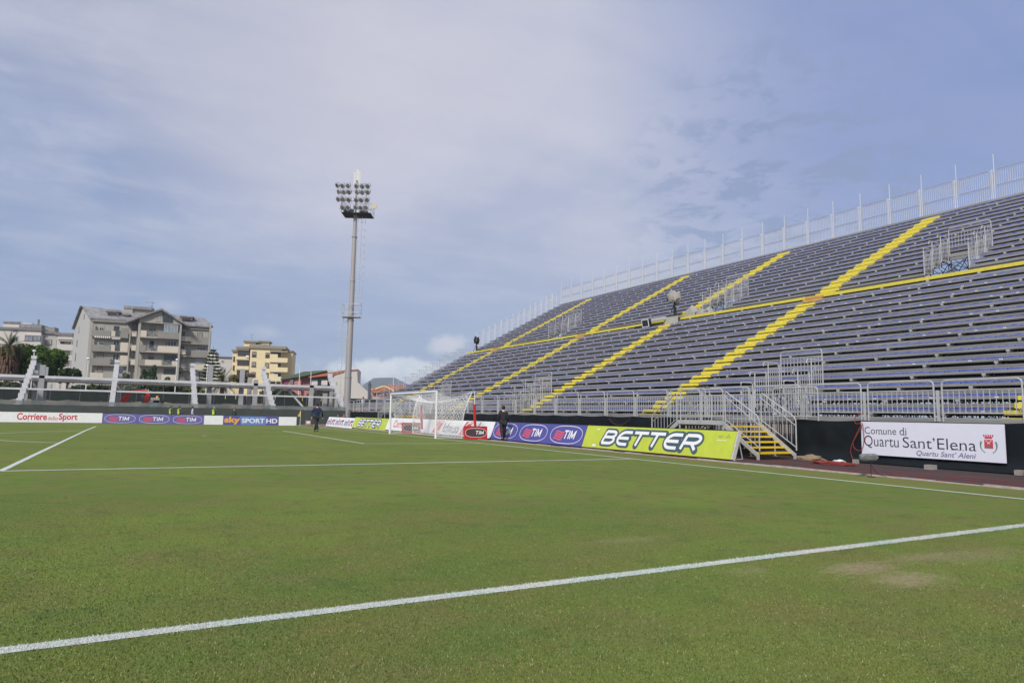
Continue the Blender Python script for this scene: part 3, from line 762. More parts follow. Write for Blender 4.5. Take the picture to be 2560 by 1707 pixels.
place_text('lettering', 'Sport', t, REDP, ex*5.3+up*.12, ex, up, en, 1.9, .66, offset=.02)
# Ichnusa board
t, ex, up, en = front_board('advertising_board', 'white board with black script lettering and red triangles behind the goal', 4.5, -4.43, WHITE, 3)
for xx in (.55, 4.75):
    k1 = Ink((0, 0, 0), ex, up, en, .004); k1.poly([(xx, .06), (xx+.55, .90), (xx+1.5, .90), (xx+1.15, .06)]); k1.build('red_print', REDF, t)
    k2 = Ink((0, 0, 0), ex, up, en, .006); k2.stroke(arc(xx+1.05, .5, .42, .34, 60, 300, 14), .09); k2.poly([(xx+1.08, .06), (xx+1.2, .06), (xx+1.55, .9), (xx+1.43, .9)]); k2.build('white_print', LET, t)
place_text('lettering', 'Ichnusa', t, INK, ex*2.15+up*.16, ex, up, en, 2.35, .60, shear=.25)
k3 = Ink((0, 0, 0), ex, up, en, .004); k3.stroke([(2.35, .12), (4.45, .12)], .012); k3.build('underline_print', INK, t)
k3 = Ink((0, 0, 0), ex, up, en, .004); k3.stroke([(6.45, .30), (6.62, .86)], .02); k3.build('small_print', INK, t); k3 = Ink((0, 0, 0), ex, up, en, .004); k3.stroke([(6.75, .45), (7.15, .45), (7.2, .34)], .025); k3.build('small_print', INK, t)
k3 = Ink((0, 0, 0), ex, up, en, .004); k3.poly([(6.95, .56), (7.08, .56), (7.28, .88), (7.15, .88)]); k3.build('red_print', REDF, t)
for (ya, yb, lb) in ((-4.43, -7.30, 'violet blue board with white ring logo half hidden behind the walking man'), (-7.30, -10.19, 'violet blue board with white ring logo, the middle one in front of the stand'), (-10.19, -13.10, 'violet blue board with white ring logo right beside the big lime board')):
    t, ex, up, en = front_board('advertising_board', lb, ya, yb, TIMB, 1, group='violet ring logo boards in front of the stand')
    tim(t, ex, up, en, 0, ya-yb, BH)
t, ex, up, en = better(-13.12, -21.55, 'big lime green board with white italic word beside the metal staircase')
mb = MB(); q = ex*8.44; mb.obox(q+en*.0-Vector((0, 0, 0)), ex*.06, -en*.14, up*.98); mb.build('end_plate', mat('chipped_white_board', (.62, .60, .55), .7, var=.25, scale=8), t)
# --- boards along the far touchline
def far_board(name, label, xa, xb, m, npan, **k):
    z = gz((xa+xb)/2, 34.5)+.02; return board(name, label, (xa, 34.5, z), (1, 0, 0), xb-xa, (0, .05, 1), .88, m, npan, **k)
t, ex, up, en = far_board('advertising_board', 'long white board with red newspaper lettering at the far left', -27.6, -16.62, WHITE, 4)
for (s_, a, wd, b_, hh) in (('Corriere', 27.6-22.95, 2.15, .20, .60), ('dello', 27.6-20.72, .72, .2, .34), ('Sport', 27.6-19.93, 1.40, .08, .72)): place_text('lettering', s_, t, REDP, ex*a+up*b_, ex, up, en, wd, hh, offset=.025 if wd > 1 else .0)
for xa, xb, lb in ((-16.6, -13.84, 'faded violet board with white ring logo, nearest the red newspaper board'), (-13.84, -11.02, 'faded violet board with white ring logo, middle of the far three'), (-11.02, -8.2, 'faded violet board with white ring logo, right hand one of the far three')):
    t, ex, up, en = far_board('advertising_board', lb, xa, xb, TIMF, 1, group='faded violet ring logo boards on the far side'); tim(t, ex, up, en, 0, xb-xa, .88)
far_board('advertising_board', 'plain white board between the violet boards and the orange lettered board', -8.18, -6.45, WHITE, 1)
t, ex, up, en = far_board('advertising_board', 'blue and violet board with orange and white television lettering', -6.43, -1.24, SKYB, 3)
k1 = Ink((0, 0, 0), ex, up, en, .003); k1.poly([(0, .02), (1.62, .02), (1.5, .86), (0, .86)]); k1.poly([(3.95, .02), (5.19, .02), (5.19, .86), (3.95, .86)]); k1.build('violet_print', SKYV, t)
place_text('lettering', 'sky', t, ORP, ex*.08+up*.05, ex, up, en, 1.45, .76, offset=.04)
place_text('lettering', 'SPORT', t, LET, ex*1.68+up*.20, ex, up, en, 2.15, .46, offset=.03)
place_text('lettering', 'HD', t, LET, ex*4.0+up*.20, ex, up, en, 1.08, .46, offset=.03)
far_board('advertising_board', 'plain white board beside the yellow corner flag', -1.22, .55, WHITE, 1)
t, ex, up, en = board('advertising_board', 'small white board with a dark green oval in the far corner', P(826, 1062, y=33.6), (1, -.25, 0), 1.9, (0, .05, 1), .52, WHITE, 1, cat='billboard')
k1 = Ink((0, 0, 0), ex, up, en, .004); k1.poly(arc(.15, .28, .38, .15, 0, 345, 16)); k1.build('oval_print', mat('green_grey_print', (.10, .16, .14), .5), t)

# --- white town sign on the tarpaulin
SX = XF-.22
t, ex, up, en = board('town_sign', 'white sign with black serif lettering and red crest hung on the black tarpaulin', (SX, -23.60, .28), (0, -1, 0), 4.22, (0, 0, 1), 1.06, mat('bluish_white_sign', (.78, .78, .88), .55, var=.03), 1, lean=False, cat='sign')
SH = 1.06
def serif(s_, a, b, w_, h, m, sh=0, sp=1.0, base=None, ticks=()):
    place_text('lettering', s_, t, m, ex*a+up*b, ex, up, en, w_, h, shear=sh, offset=-.006, spacing=sp)
    if ticks:
        ik = Ink((0, 0, 0), ex, up, en, .005)
        for (tx, ty, tw) in ticks: ik.stroke([(a+tx-tw/2, ty), (a+tx+tw/2, ty)], .012)
        ik.build('serif_print', m, t)
serif('Comune', .13, .665, 1.05, .225, INK, ticks=[(.50, .672, .06), (.60, .672, .06), (.88, .672, .06)])
serif('di', 1.29, .665, .21, .235, INK, ticks=[(.17, .672, .06)])
serif('Quartu', .105, .215, 1.14, .40, INK, ticks=[(.98, .335, .07)])
serif("Sant\u2019Elena", 1.375, .285, 2.10, .325, INK, ticks=[(.42, .292, .07), (.62, .292, .06), (1.45, .292, .07), (1.62, .292, .06), (1.75, .292, .06)])
place_text('lettering', 'Quartu Sant\u2019 Aleni', t, GINK, ex*1.78+up*.045, ex, up, en, 1.68, .175, shear=.25, offset=.014)
cx = 3.80
k1 = Ink((0, 0, 0), ex, up, en, .004); k1.poly([(cx-.11, .38), (cx+.11, .38), (cx+.11, .62), (cx-.11, .62)])
k1.poly([(cx-.09, .65), (cx+.09, .65), (cx+.10, .70), (cx-.10, .70)])
for q in (-.105, -.052, 0, .052, .105): k1.poly([(cx+q-.017, .70), (cx+q+.017, .70), (cx+q*1.12+.017, .76), (cx+q*1.12-.017, .76)])
k1.build('crest_print', mat('crest_red', (.60, .06, .09), .5), t)
k2 = Ink((0, 0, 0), ex, up, en, .006); k2.stroke([(cx-.08, .60), (cx+.04, .50)], .014); k2.stroke([(cx+.08, .60), (cx-.04, .50)], .014); k2.build('crossed_tools_print', LET, t)
k3 = Ink((0, 0, 0), ex, up, en, .006); k3.poly(arc(cx, .42, .045, .035, 0, 330, 9)); k3.build('crest_green_print', GRNP, t)
k4 = Ink((0, 0, 0), ex, up, en, .005)
for s_ in (-1, 1):
    for a in np.linspace(-62, 22, 12):
        q = (cx+s_*.205*math.cos(R(a)), .46+.205*math.sin(R(a))*1.05)
        for dd in (-.6, .6): k4.stroke([q, (q[0]+s_*.03*math.cos(R(a+90))+dd*.03*s_*math.cos(R(a)), q[1]+.035*math.sin(R(a+60))+dd*.02)], .012)
k4.build('wreath_print', GRNP, t)

# ------------------------------------------------------------------ goal
GT = thing('goal', 'white football goal with sagging white net in front of the boards', 'goal', (0, 0, 0))
for s_ in (-1, 1):
    mb = MB(); mb.tube((.0, s_*3.72, gz(0, 0)), (0, s_*3.72, 2.50), .062, 12); mb.build('post', WPAINT, GT, smooth=False)
mb = MB(); mb.tube((0, -3.658, 2.50), (0, 3.658, 2.50), .060, 12); mb.build('crossbar', WPAINT, GT)
def net_patch(mb, fn, nu, nv, r=.008, diamond=True):
    g = [[fn(i/nu, j/nv) for j in range(nv+1)] for i in range(nu+1)]
    for i in range(nu):
        for j in range(nv):
            if (i+j) % 2 == 0: mb.tube(g[i][j], g[i+1][j+1], r, 3, cap=False)
            else: mb.tube(g[i+1][j], g[i][j+1], r, 3, cap=False)
    for i in range(nu): mb.tube(g[i][0], g[i+1][0], r*1.9, 3, cap=False); mb.tube(g[i][nv], g[i+1][nv], r*1.9, 3, cap=False)
    for j in range(nv): mb.tube(g[0][j], g[0][j+1], r*1.6, 3, cap=False); mb.tube(g[nu][j], g[nu][j+1], r*1.6, 3, cap=False)
    return mb
XT, YT, ZT = 2.15, 3.95, 2.57; XG = 1.55
def sagz(a): return .42*4*a*(1-a)
def top_edge(s_, t_):     # side top cord from post top to stanchion top
    a = Vector((0, s_*3.72, 2.50)); b = Vector((XT-.15, s_*(YT-.05), ZT-.03)); q = a.lerp(b, t_); q.z -= .30*4*t_*(1-t_)*(1-.25*t_); return q
def back_top(t_): a = top_edge(-1, 1); b = top_edge(1, 1); q = a.lerp(b, t_); q.z -= .55*(4*t_*(1-t_))**.7; q.x -= .30*(4*t_*(1-t_))**.6; return q
def side_net(s_):
    def fn(u, v):
        tp = top_edge(s_, u); bt = Vector((XG*u, s_*3.74, gz(0, 0)+.02))
        q = bt.lerp(tp, v); q.x -= .28*u*math.sin(math.pi*v)*(.6); q.y += s_*.02*math.sin(9*u+4*v); return q
    return fn
def back_net(u, v):
    tp = back_top(u); bt = Vector((XG, -3.74+7.48*u, .02)); q = bt.lerp(tp, v); q.x -= .20*math.sin(math.pi*v)+.03*math.sin(17*u+5*v); return q
def top_net(u, v):
    a = Vector((0, -3.72+7.44*u, 2.50)); b = back_top(u); q = a.lerp(b, v); q.z -= .22*math.sin(math.pi*v)*(1-.3*abs(2*u-1)); return q
for s_ in (-1, 1): net_patch(MB(), side_net(s_), 15, 20).build('side_net', NET, GT)
net_patch(MB(), back_net, 58, 20).build('back_net', NET, GT); net_patch(MB(), top_net, 42, 10, r=.0075).build('top_net', NET, GT)
mb = MB(); mb.path([tuple(back_top(q/30)) for q in range(31)], .011, 4)
for s_ in (-1, 1): mb.path([tuple(top_edge(s_, q/10)) for q in range(11)]+[(XT, s_*YT, ZT)], .011, 4)
mb.build('net_cord', NET, GT)
for s_, lb in ((-1, 'white net pole with red padding at the near corner of the goal'), (1, 'white net pole with red padding at the far corner of the goal')):
    t = thing('net_pole', lb, 'pole', (XT, s_*YT, 0), group='padded poles that hold up the goal net')
    mb = MB(); mb.tube((0, 0, 0), (-.0, 0, ZT), .022, 8); mb.build('pole', WPAINT, t)
    mb = MB(); mb.tube((.09, s_*.0, .30), (-.01, 0, 1.88), .085, 10, r2=.065); mb.box(.0, .12, -.08, .08, .55, .62); mb.build('padding', RED, t)
def red_banner(ua, ub, yc, lb):
    a = P(ua, 1090, y=yc); b = P(ub, 1090, y=yc-.25); a.z = b.z = .015
    t, ex, up, en = board('net_weight_banner', lb, a, (b-a), (b-a).length, (0, .08, 1), .66, RED, 1, lean=False, thick=.10, cat='banner', group='red banners at the foot of the net poles'); W = (b-a).length
    k1 = Ink((0, 0, 0), ex, up, en, .004); k1.poly([(W/2+W*.44*math.copysign(abs(math.cos(q))**.7, math.cos(q)), .34+.22*math.copysign(abs(math.sin(q))**.8, math.sin(q))) for q in np.linspace(0, 2*math.pi, 25)[:-1]]); k1.build('oval_print', mat('dark_oval_print', (.09, .04, .05), .6, var=.5, scale=9), t)
    ring = [(W/2+W*.45*math.copysign(abs(math.cos(q))**.7, math.cos(q)), .34+.23*math.copysign(abs(math.sin(q))**.8, math.sin(q))) for q in np.linspace(0, 2*math.pi, 33)]
    k2 = Ink((0, 0, 0), ex, up, en, .007); k2.stroke(ring, .018); glyphs(k2, 'TIM', W*.46, .24, .21, W/1.25*.98, .17, .2, .06); k2.build('lettering', LET, t)
red_banner(1161, 1219, -4.75, 'red banner with dark oval and white letters, right of the near post')
red_banner(1004, 1053, 4.9, 'red banner with dark oval and white letters seen through the net')

# ------------------------------------------------------------------ corner flag
q = P(741, 1058, y=32.9)
t = thing('corner_flag', 'small yellow corner flag on a white pole beside the white board', 'flag', (q.x+.35, 32.85, gz(0, 32.8)))
mb = MB(); mb.tube((0, 0, 0), (0, 0, 1.55), .02, 6); mb.build('pole', WPAINT, t)
mb = MB(); mb.prism([(0, .0, 1.55), (-.28, .0, .98), (-.12, .03, .93), (.0, 0, .98)], (0, .012, 0)); mb.build('flag_cloth', mat('yellow_cloth', (.80, .48, .03), .8), t)

# ------------------------------------------------------------------ metal staircase and landing
ST = thing('metal_staircase', 'grey metal landing with yellow steps on the right in front of the black tarpaulin', 'staircase', (0, 0, 0))
SA, SB = 4.12, 5.95; zl = 1.28
for k in range(6):
    z = .235+k*.175; y = -21.50+k*.255
    mb = MB(); mb.box(SA+.04, SB-.02, y, y+.27, z-.055, z); mb.build('step', YEL2, ST)
def stringer(x, sgn=1, yo=-21.62, yt=-20.1):
    mb = MB(); mb.hexa([(x-.02, yo, .06), (x+.02, yo, .06), (x+.02, yt, zl-.22), (x-.02, yt, zl-.22), (x-.02, yo, .20), (x+.02, yo, .20), (x+.02, yt, zl-.02), (x-.02, yt, zl-.02)])
    mb.box(x-.03, x+.03, yo-.03*sgn, yo+.05*sgn, 0, .2); return mb
for x in (SA, SB): stringer(x).build('stringer', GALV, ST)
def stair_rail(x, yo, yt, zb0, zt0, n=8):
    mb = MB(); h = 1.12
    a = Vector((x, yo, zb0)); b = Vector((x, yt, zt0)); d = b-a; r = .024
    up_ = Vector((0, 0, 1))
    mb.path([a, a+up_*(h-.10), a+up_*h+d*.05, b+up_*h-d*.03, b+up_*(h-.08), b], r, 6)
    mb.tube(a+up_*(h-.27), b+up_*(h-.20), r*.7, 5); mb.tube(a+up_*.10, b+up_*.12, r*.7, 5)
    for k in range(1, n): q = a+d*(k/n); mb.tube(q+up_*.11, q+up_*(h-.25), .011, 4)
    return mb
for x in (SA, SB): stair_rail(x, -21.68, -20.2, .30, 1.20).build('handrail', GALV, ST)
mb = MB(); mb.box(SA-.03, XF-.06, -20.15, -17.85, zl-.06, zl); mb.build('landing_deck', ALU_D, ST)
for x in (SA, 5.5, XF-.15):
    for y in (-20.1, -17.9): mb = MB(); mb.tube((x, y, 0), (x, y, zl), .03, 6); mb.box(x-.06, x+.06, y-.06, y+.06, 0, .02); mb.build('landing_leg', GALV, ST)
mb = MB(); mb.box(SA-.045, SA-.03, -20.15, -17.85, zl-.16, zl); mb.build('landing_edge', GALV, ST)
for z in (.35, .85): mb = MB(); mb.tube((SA, -20.1, z), (SA, -17.9, z), .02, 5); mb.build('landing_brace', GALV, ST)
for (ya, yb) in ((-20.10, -17.95),):
    w_ = (yb-ya-.08)/2
    for k in range(2):
        o = panel(w_, 1.12, .14, .90, .12, .024, .011, .0).build('landing_rail', GALV, ST); o.location = (SA, ya+k*(w_+.08), zl)
# flight on the far side, going down away from the camera
stair_rail(SA, -16.30, -17.75, .30, 1.20).build('handrail', GALV, ST); stair_rail(SB, -16.30, -17.75, .30, 1.20).build('handrail', GALV, ST)
for k in range(6):
    z = .235+k*.175; y = -16.32-k*.255
    mb = MB(); mb.box(SA+.04, SB-.02, y-.27, y, z-.055, z); mb.build('step', YEL2, ST)
for x in (SA, SB): stringer(x, -1, -16.2, -17.8).build('stringer', GALV, ST)
o = panel(1.9, 1.18, .14, .96, .13, .026, .012, 0).build('landing_rail', GALV, ST); o.rotation_euler = (0, 0, R(0)); o.location = (XF-.25, -22.05, zl+.05)
# the far staircase behind the goal
S2 = thing('metal_staircase', 'grey metal landing with yellow steps far behind the goal net', 'staircase', (0, 0, 0))
for k in range(6):
    z = .235+k*.175
    mb = MB(); mb.box(SA+.04, SB-.02, 13.2+k*.255, 13.47+k*.255, z-.055, z); mb.build('step', YEL2, S2)
for x in (SA, SB): stair_rail(x, 13.0, 14.6, .30, 1.20).build('handrail', GALV, S2); stringer(x, 1, 13.05, 14.7).build('stringer', GALV, S2)
mb = MB(); mb.box(SA-.03, XF-.06, 14.7, 17.2, zl-.06, zl); mb.build('landing_deck', ALU_D, S2)
o = panel(2.3, 1.12, .14, .90, .12, .024, .011, 0).build('landing_rail', GALV, S2); o.location = (SA, 14.8, zl)
for x in (SA, SB): stair_rail(x, 18.9, 17.3, .30, 1.20).build('handrail', GALV, S2)
for x in (SA, XF-.15):
    for y in (14.8, 17.1): mb = MB(); mb.tube((x, y, -.1), (x, y, zl), .03, 6); mb.build('landing_leg', GALV, S2)

# extra platform at the far left end of the stand
for (a, b) in ((YL+.05, 38.6),):
    mb = MB(); mb.box(XF-.03, XF+2.2, a, b, 1.22, 1.32); mb.build('side_platform', ALU_D, GS)
    for k in range(2):
        o = link('front_barrier', fp_me, GS); o.location = (XF-.05, a+.2+k*2.345, 1.28)
    for x in (XF, XF+2.1):
        for y in (a, b): mb = MB(); mb.tube((x, y, -.2), (x, y, 1.22), .03, 5); mb.build('platform_leg', GALV, GS)

# ------------------------------------------------------------------ green screen fence
SCR = mat('green_screen_cloth', (.070, .085, .076), .9, 0, var=.25, scale=.8, stretch=(1, 1, 4))
SCR2 = mat('thin_green_screen_cloth', (.17, .21, .20), .9, 0, var=.2, scale=.8, alpha=.78)
t = thing('screen_fence', 'long dark green shade cloth fence behind the far advertising boards', 'fence', (0, 40, 0))
xp = [-38+2.62*k for k in range(17)]+[7.1]
for a, b in zip(xp, xp[1:]):
    v = []; f = []; n = 8
    for zlo, zhi, mm_, nm in ((-.45, 1.47, SCR, 'screen_cloth'), (1.475, 1.86, SCR2, 'thin_screen_cloth')):
        v = []; f = []
        for i in range(n+1):
            x = a+(b-a)*i/n
            for j in range(4):
                z = zlo+(zhi-zlo)*j/3; v.append((x, .03*noise.noise(Vector((x*2, z*2, 1))), z-.02*math.sin(math.pi*i/n)*(j == 3)))
        for i in range(n):
            for j in range(3): k = i*4+j; f.append((k, k+4, k+5, k+1))
        me = bpy.data.meshes.new(nm); me.from_pydata(v, [], f); me.materials.append(mm_); link(nm, me, t)
    mb = MB(); mb.tube((a, .08, -.4), (a, .08, 1.98), .03, 6); mb.build('fence_post', SCAF, t)

# ------------------------------------------------------------------ unfinished concrete stand
CS = thing('unfinished_concrete_stand', 'pale unfinished concrete terrace with stepped beams and two long rails', 'concrete frame', (0, 0, 0))
RXs = [-32.4, -24.24, -16.26, -8.23, .08, 8.56]
for q, x in enumerate(RXs):
    y0_, z0_ = 43.6, .50; stp = (.98, .535); n = 11
    pts = [(x-.2, y0_, -.3), (x-.2, y0_, z0_)]
    for k in range(n):
        pts += [(x-.2, y0_+stp[0]*(k+.55), z0_+stp[1]*k+.12), (x-.2, y0_+stp[0]*(k+.55)+.02, z0_+stp[1]*(k+1))]
    yt, zt_ = y0_+stp[0]*(n-.3), z0_+stp[1]*n
    pts += [(x-.2, yt, zt_+.02), (x-.2, yt+.12, zt_-.55), (x-.2, y0_+1.3, -.1), (x-.2, y0_+.8, -.3)]
    mb = MB()
    # one sloping beam plus a block per step so every face is convex
    mb.hexa([(x-.17, y0_-.1, -.3), (x+.17, y0_-.1, -.3), (x+.17, y0_+1.3, -.3), (x-.17, y0_+1.3, -.3), (x-.17, y0_-.1, z0_-.1), (x+.17, y0_-.1, z0_-.1), (x+.17, y0_+1.3, z0_+.3), (x-.17, y0_+1.3, z0_+.3)])
    mb.hexa([(x-.17, y0_, .0), (x+.17, y0_, .0), (x+.17, yt, zt_-.9), (x-.17, yt, zt_-.9), (x-.17, y0_, z0_-.05), (x+.17, y0_, z0_-.05), (x+.17, yt, zt_-.25), (x-.17, yt, zt_-.25)])
    mb.build('raking_beam', CONC, CS)
    for k in range(n):
        mb = MB(); yb_ = y0_+stp[0]*k; zb_ = z0_+stp[1]*k; mb.box(x-.25, x+.25, yb_, yb_+.62, zb_-.10, zb_+stp[1]-.04); mb.build('step_block', CONC, CS)
    for (yy, h) in ((46.8, 2.2), (49.6, 3.6), (52.4, 5.2), (54.2, 6.1)):
        mb = MB(); mb.box(x-.20+.45*(yy > 50), x+.20+.45*(yy > 50), yy, yy+.45, -.2, h); mb.build('column', CONC2, CS)
    mb = MB(); mb.box(x-.25, x+.25, yt-.6, yt+.1, zt_+.12, zt_+.46); mb.box(x-.15, x+.15, yt-.45, yt, zt_-.1, zt_+.12); mb.build('beam_head', CONC, CS)
for (ux, yy, h) in ((605, 51, 6.3), (625, 53, 5.4), (640, 50, 5.0), (110, 52, 5.6), (103, 50, 5.7), (525, 51, 6.6), (780, 50, 4.6), (798, 52, 4.6), (815, 49, 3.6)):
    q = P(ux, 960, y=yy); mb = MB(); mb.box(q.x-.25, q.x+.25, yy, yy+.5, -.2, h); mb.build('column', CONC2, CS)
for a, b in zip(RXs, RXs[1:]):
    a += .23; b -= .23
    mb = MB(); mb.box(a, b, 50.0, 50.18, 4.28, 4.56); mb.build('seating_beam', CONC, CS)
    mb = MB(); mb.hexa([(a, 50.19, 4.05), (b, 50.19, 4.05), (b, 52.3, 3.95), (a, 52.3, 3.95), (a, 50.19, 4.25), (b, 50.19, 4.25), (b, 52.3, 4.15), (a, 52.3, 4.15)]); mb.build('seating_slab', CONC, CS)
    for k in range(1, 6): x = a+(b-a)*k/6; mb = MB(); mb.box(x-.03, x+.03, 50.25, 52.2, 3.86, 3.95); mb.tube((x, 50.1, 4.56), (x, 50.1, 4.85), .018, 4); mb.build('slab_rib', CONC2, CS)
    mb = MB(); mb.box(a, b, 48.1, 48.3, 2.98, 3.16); mb.build('lower_rail_beam', CONC, CS)
mb = MB(); mb.obox((1.9, 51, 4.0), (.3, 0, 0), (0, .3, 0), (-2.2, 0, -2.3)); mb.obox((2.5, 51, 4.0), (.3, 0, 0), (0, .3, 0), (3.0, 0, -3.3)); mb.build('diagonal_brace', CONC, CS)
YT_ = mat('yellow_tag', (.75, .6, .1), .6)
for ux, n_ in ((563, 1), (589, 1), (688, 1), (756, 1), (774, 1), (803, 1), (826, 1)):
    q = P(ux, 998, y=48.0); mb = MB(); mb.box(q.x-.03, q.x+.03, 47.98, 48.02, 2.55, 2.97); mb.build('hanging_tie', YT_, CS)

# ------------------------------------------------------------------ earth bank and dark fence behind it
xs2 = list(np.arange(-60, 30, 1.0)); ys2 = [55.8, 56.6, 57.5, 59, 61]
zb = [0, 1.5, 2.2, 2.0, 1.9]
me = grid_mesh('bank', xs2, ys2, lambda x, y: zb[ys2.index(y)]*(1+.16*noise.noise(Vector((x*.6, y, 0)))+.10*noise.noise(Vector((x*2, y*2, 3))))-.25, mat('earth_rubble', (.30, .21, .16), .95, 0, var=.45, scale=1.6, bump=.5))
struct(link('earth_bank', me))
t = thing('green_mesh_fence', 'dark green mesh fence along the top of the earth bank', 'fence', (0, 60, 0))
DG = mat('dark_green_mesh', (.022, .032, .028), .9, 0, var=.3, scale=1.5)
for k in range(30):
    x = -62+3*k; mb = MB(); mb.box(x+.03, x+2.97, 0, .02, 1.6, 3.25); mb.build('mesh_panel', DG, t); mb = MB(); mb.tube((x, 0, 1.5), (x, 0, 3.9), .035, 5); mb.build('fence_post', SCAF, t)

# ------------------------------------------------------------------ trees
def leaf_cloud(name, blobs, n, size, cols, parent=None, squash=1.0, normal_out=True, thin=1.0, seed=1):
    """blobs: (x, y, z, rx, ry, rz); n leaf clumps scattered through their shells"""
    r2 = np.random.default_rng(seed); vol = np.array([b[3]*b[4]*b[5] for b in blobs])**.67; vol /= vol.sum()
    ids = r2.choice(len(blobs), n, p=vol); B = np.array(blobs)[ids]
    d = r2.normal(size=(n, 3)); d /= np.linalg.norm(d, axis=1)[:, None]; rad = r2.random(n)**.38
    rad *= 1+.14*np.sin(d[:, 0]*7+B[:, 0])*np.sin(d[:, 2]*6+B[:, 1])
    c = B[:, :3]+d*rad[:, None]*B[:, 3:6]
    a = r2.normal(size=(n, 3)); a -= (a*d).sum(1)[:, None]*d*.6; a /= np.linalg.norm(a, axis=1)[:, None]
    b = np.cross(d, a)+r2.normal(size=(n, 3))*.5; b /= np.linalg.norm(b, axis=1)[:, None]
    s_ = size*(.5+r2.random(n))[:, None]
    v = np.stack([c-a*s_, c+b*s_*.45*thin, c+a*s_, c-b*s_*.45*thin], 1).reshape(-1, 3)
    me = bpy.data.meshes.new(name); me.vertices.add(n*4); me.vertices.foreach_set('co', v.ravel()); me.loops.add(n*4)
    me.loops.foreach_set('vertex_index', np.arange(n*4, dtype=np.int32)); me.polygons.add(n)
    me.polygons.foreach_set('loop_start', np.arange(0, n*4, 4, dtype=np.int32)); me.polygons.foreach_set('loop_total', np.full(n, 4, dtype=np.int32)); me.update(calc_edges=True)
    me.materials.append(blade_mat(name+'_leaves', cols)); return link('crown', me, parent)
BARK = mat('bark', (.16, .12, .09), .95, 0, var=.4, scale=4)
BRN = mat('dead_frond', (.20, .12, .075), .95, 0, var=.4, scale=3)
def tree(name, label, u, vtop, vbot, wpx, y, cols, n, size, trunk=.25, nb=9, seed=1, cat='tree', group=None, zg=0.0, flat=1.0):
    tp = P(u, vtop, y=y); bt = P(u, vbot, y=y); wd = (P(u+wpx/2, vbot, y=y)-P(u-wpx/2, vbot, y=y)).length/2; hh = (tp.z-bt.z)/2
    t = thing(name, label, cat, (tp.x, y, zg), group=group); rr = random.Random(seed); cz = (tp.z+bt.z)/2-zg; bl = [(0, 0, cz, wd*.55, wd*.5, hh*.75)]
    for k in range(nb):
        a = rr.uniform(0, 6.28); e = rr.uniform(-.6, .75); s_ = rr.uniform(.28, .48)
        bl.append((wd*.68*math.cos(a), wd*.6*math.sin(a), cz+hh*.62*e*flat, wd*s_, wd*s_, hh*s_*1.1))
    leaf_cloud(name, bl, n, size, cols, t, seed=seed)
    mb = MB(); mb.tube((0, 0, 0), (0, 0, cz), trunk, 7, r2=trunk*.6)
    mb.build('trunk', BARK, t)
    lm_ = MB()
    for b in bl[1:]: lm_.tube((0, 0, cz-hh*.7), (b[0]*.8, b[1]*.8, b[2]), trunk*.35, 4, r2=.03)
    lm_.build('limb', BARK, t); return t
PINE = [(.020, .045, .006), (.045, .095, .012), (.085, .15, .02), (.03, .06, .01)]
OLIVE = [(.05, .06, .04), (.10, .12, .085), (.16, .18, .13), (.06, .08, .05)]
DARK = [(.015, .028, .010), (.03, .05, .018), (.055, .085, .03), (.02, .035, .012)]
DRYB = [(.08, .06, .035), (.16, .12, .07), (.10, .10, .05), (.22, .17, .10)]
tree('umbrella_pine', 'big rounded bright green pine beside the shaggy palm on the left', 88, 852, 968, 172, 88, PINE, 22000, .30, .3, 14, 3)
tree('dark_tree', 'dark low tree between the pine and the grey apartment block', 172, 915, 965, 60, 86, DARK, 3500, .28, .2, 8, 5)
tree('olive_tree', 'grey green olive tree in front of the grey apartment block', 312, 928, 968, 50, 84, OLIVE, 3500, .22, .15, 7, 6)
tree('dark_bush', 'dark bush seen under the concrete rails below the grey block', 240, 958, 990, 120, 70, DARK, 5000, .25, .1, 9, 7, cat='bush')
tree('hedge_bush', 'dark hedge bush under the concrete rails at the far left', 30, 950, 992, 100, 70, OLIVE[:2]+DARK[1:2]+PINE[1:2], 5000, .25, .1, 9, 8, cat='bush')
tree('hedge_bush', 'grey green bush just behind the red lorry', 330, 955, 992, 70, 70, OLIVE, 3500, .22, .1, 8, 9, cat='bush')
tree('hedge_bush', 'dark green bush under the concrete rails left of the stepped middle beam', 425, 948, 992, 110, 70, DARK, 4500, .25, .1, 8, 10, cat='bush')
tree('brown_shrub', 'dry brown shrub in front of the yellow apartment block', 604, 930, 965, 55, 72, DRYB, 3000, .22, .08, 7, 11, cat='bush')
tree('hedge_bush', 'dark bush under the rails below the yellow block', 700, 970, 1000, 90, 68, DARK, 3500, .22, .1, 8, 12, cat='bush')
tree('hedge_bush', 'dark bush under the right end of the concrete rails', 800, 975, 1002, 90, 68, DARK[:3]+DRYB[:1], 3000, .22, .1, 8, 13, cat='bush')
# conifers in front of the grey block
def conifer(u, vtop, vbot, y, wpx, label, seed, cols=OLIVE, n=2600, name='small_conifer'):
    tp = P(u, vtop, y=y); bt = P(u, vbot, y=y); wd = (P(u+wpx/2, vbot, y=y)-P(u-wpx/2, vbot, y=y)).length/2; h = tp.z-bt.z
    t = thing(name, label, 'tree', (tp.x, y, 0)); bl = []
    for k in range(7): q = k/7; bl.append((random.Random(seed+k).uniform(-.2, .2)*wd, 0, bt.z+h*q, wd*(1-q)*.95+.15, wd*(1-q)*.9+.15, h*.14))
    leaf_cloud(name, bl, n, .22, cols, t, seed=seed); MB().tube((0, 0, 0), (0, 0, tp.z-.3), .12, 6, r2=.03).build('trunk', BARK, t)
CGR = [(.02, .045, .02), (.05, .09, .045), (.09, .13, .08)]
conifer(378, 918, 965, 78, 34, 'small dark conifer, left of the pair before the grey block', 31, CGR)
conifer(386, 912, 965, 80, 22, 'narrow taller conifer, right of the pair before the grey block', 32, CGR)
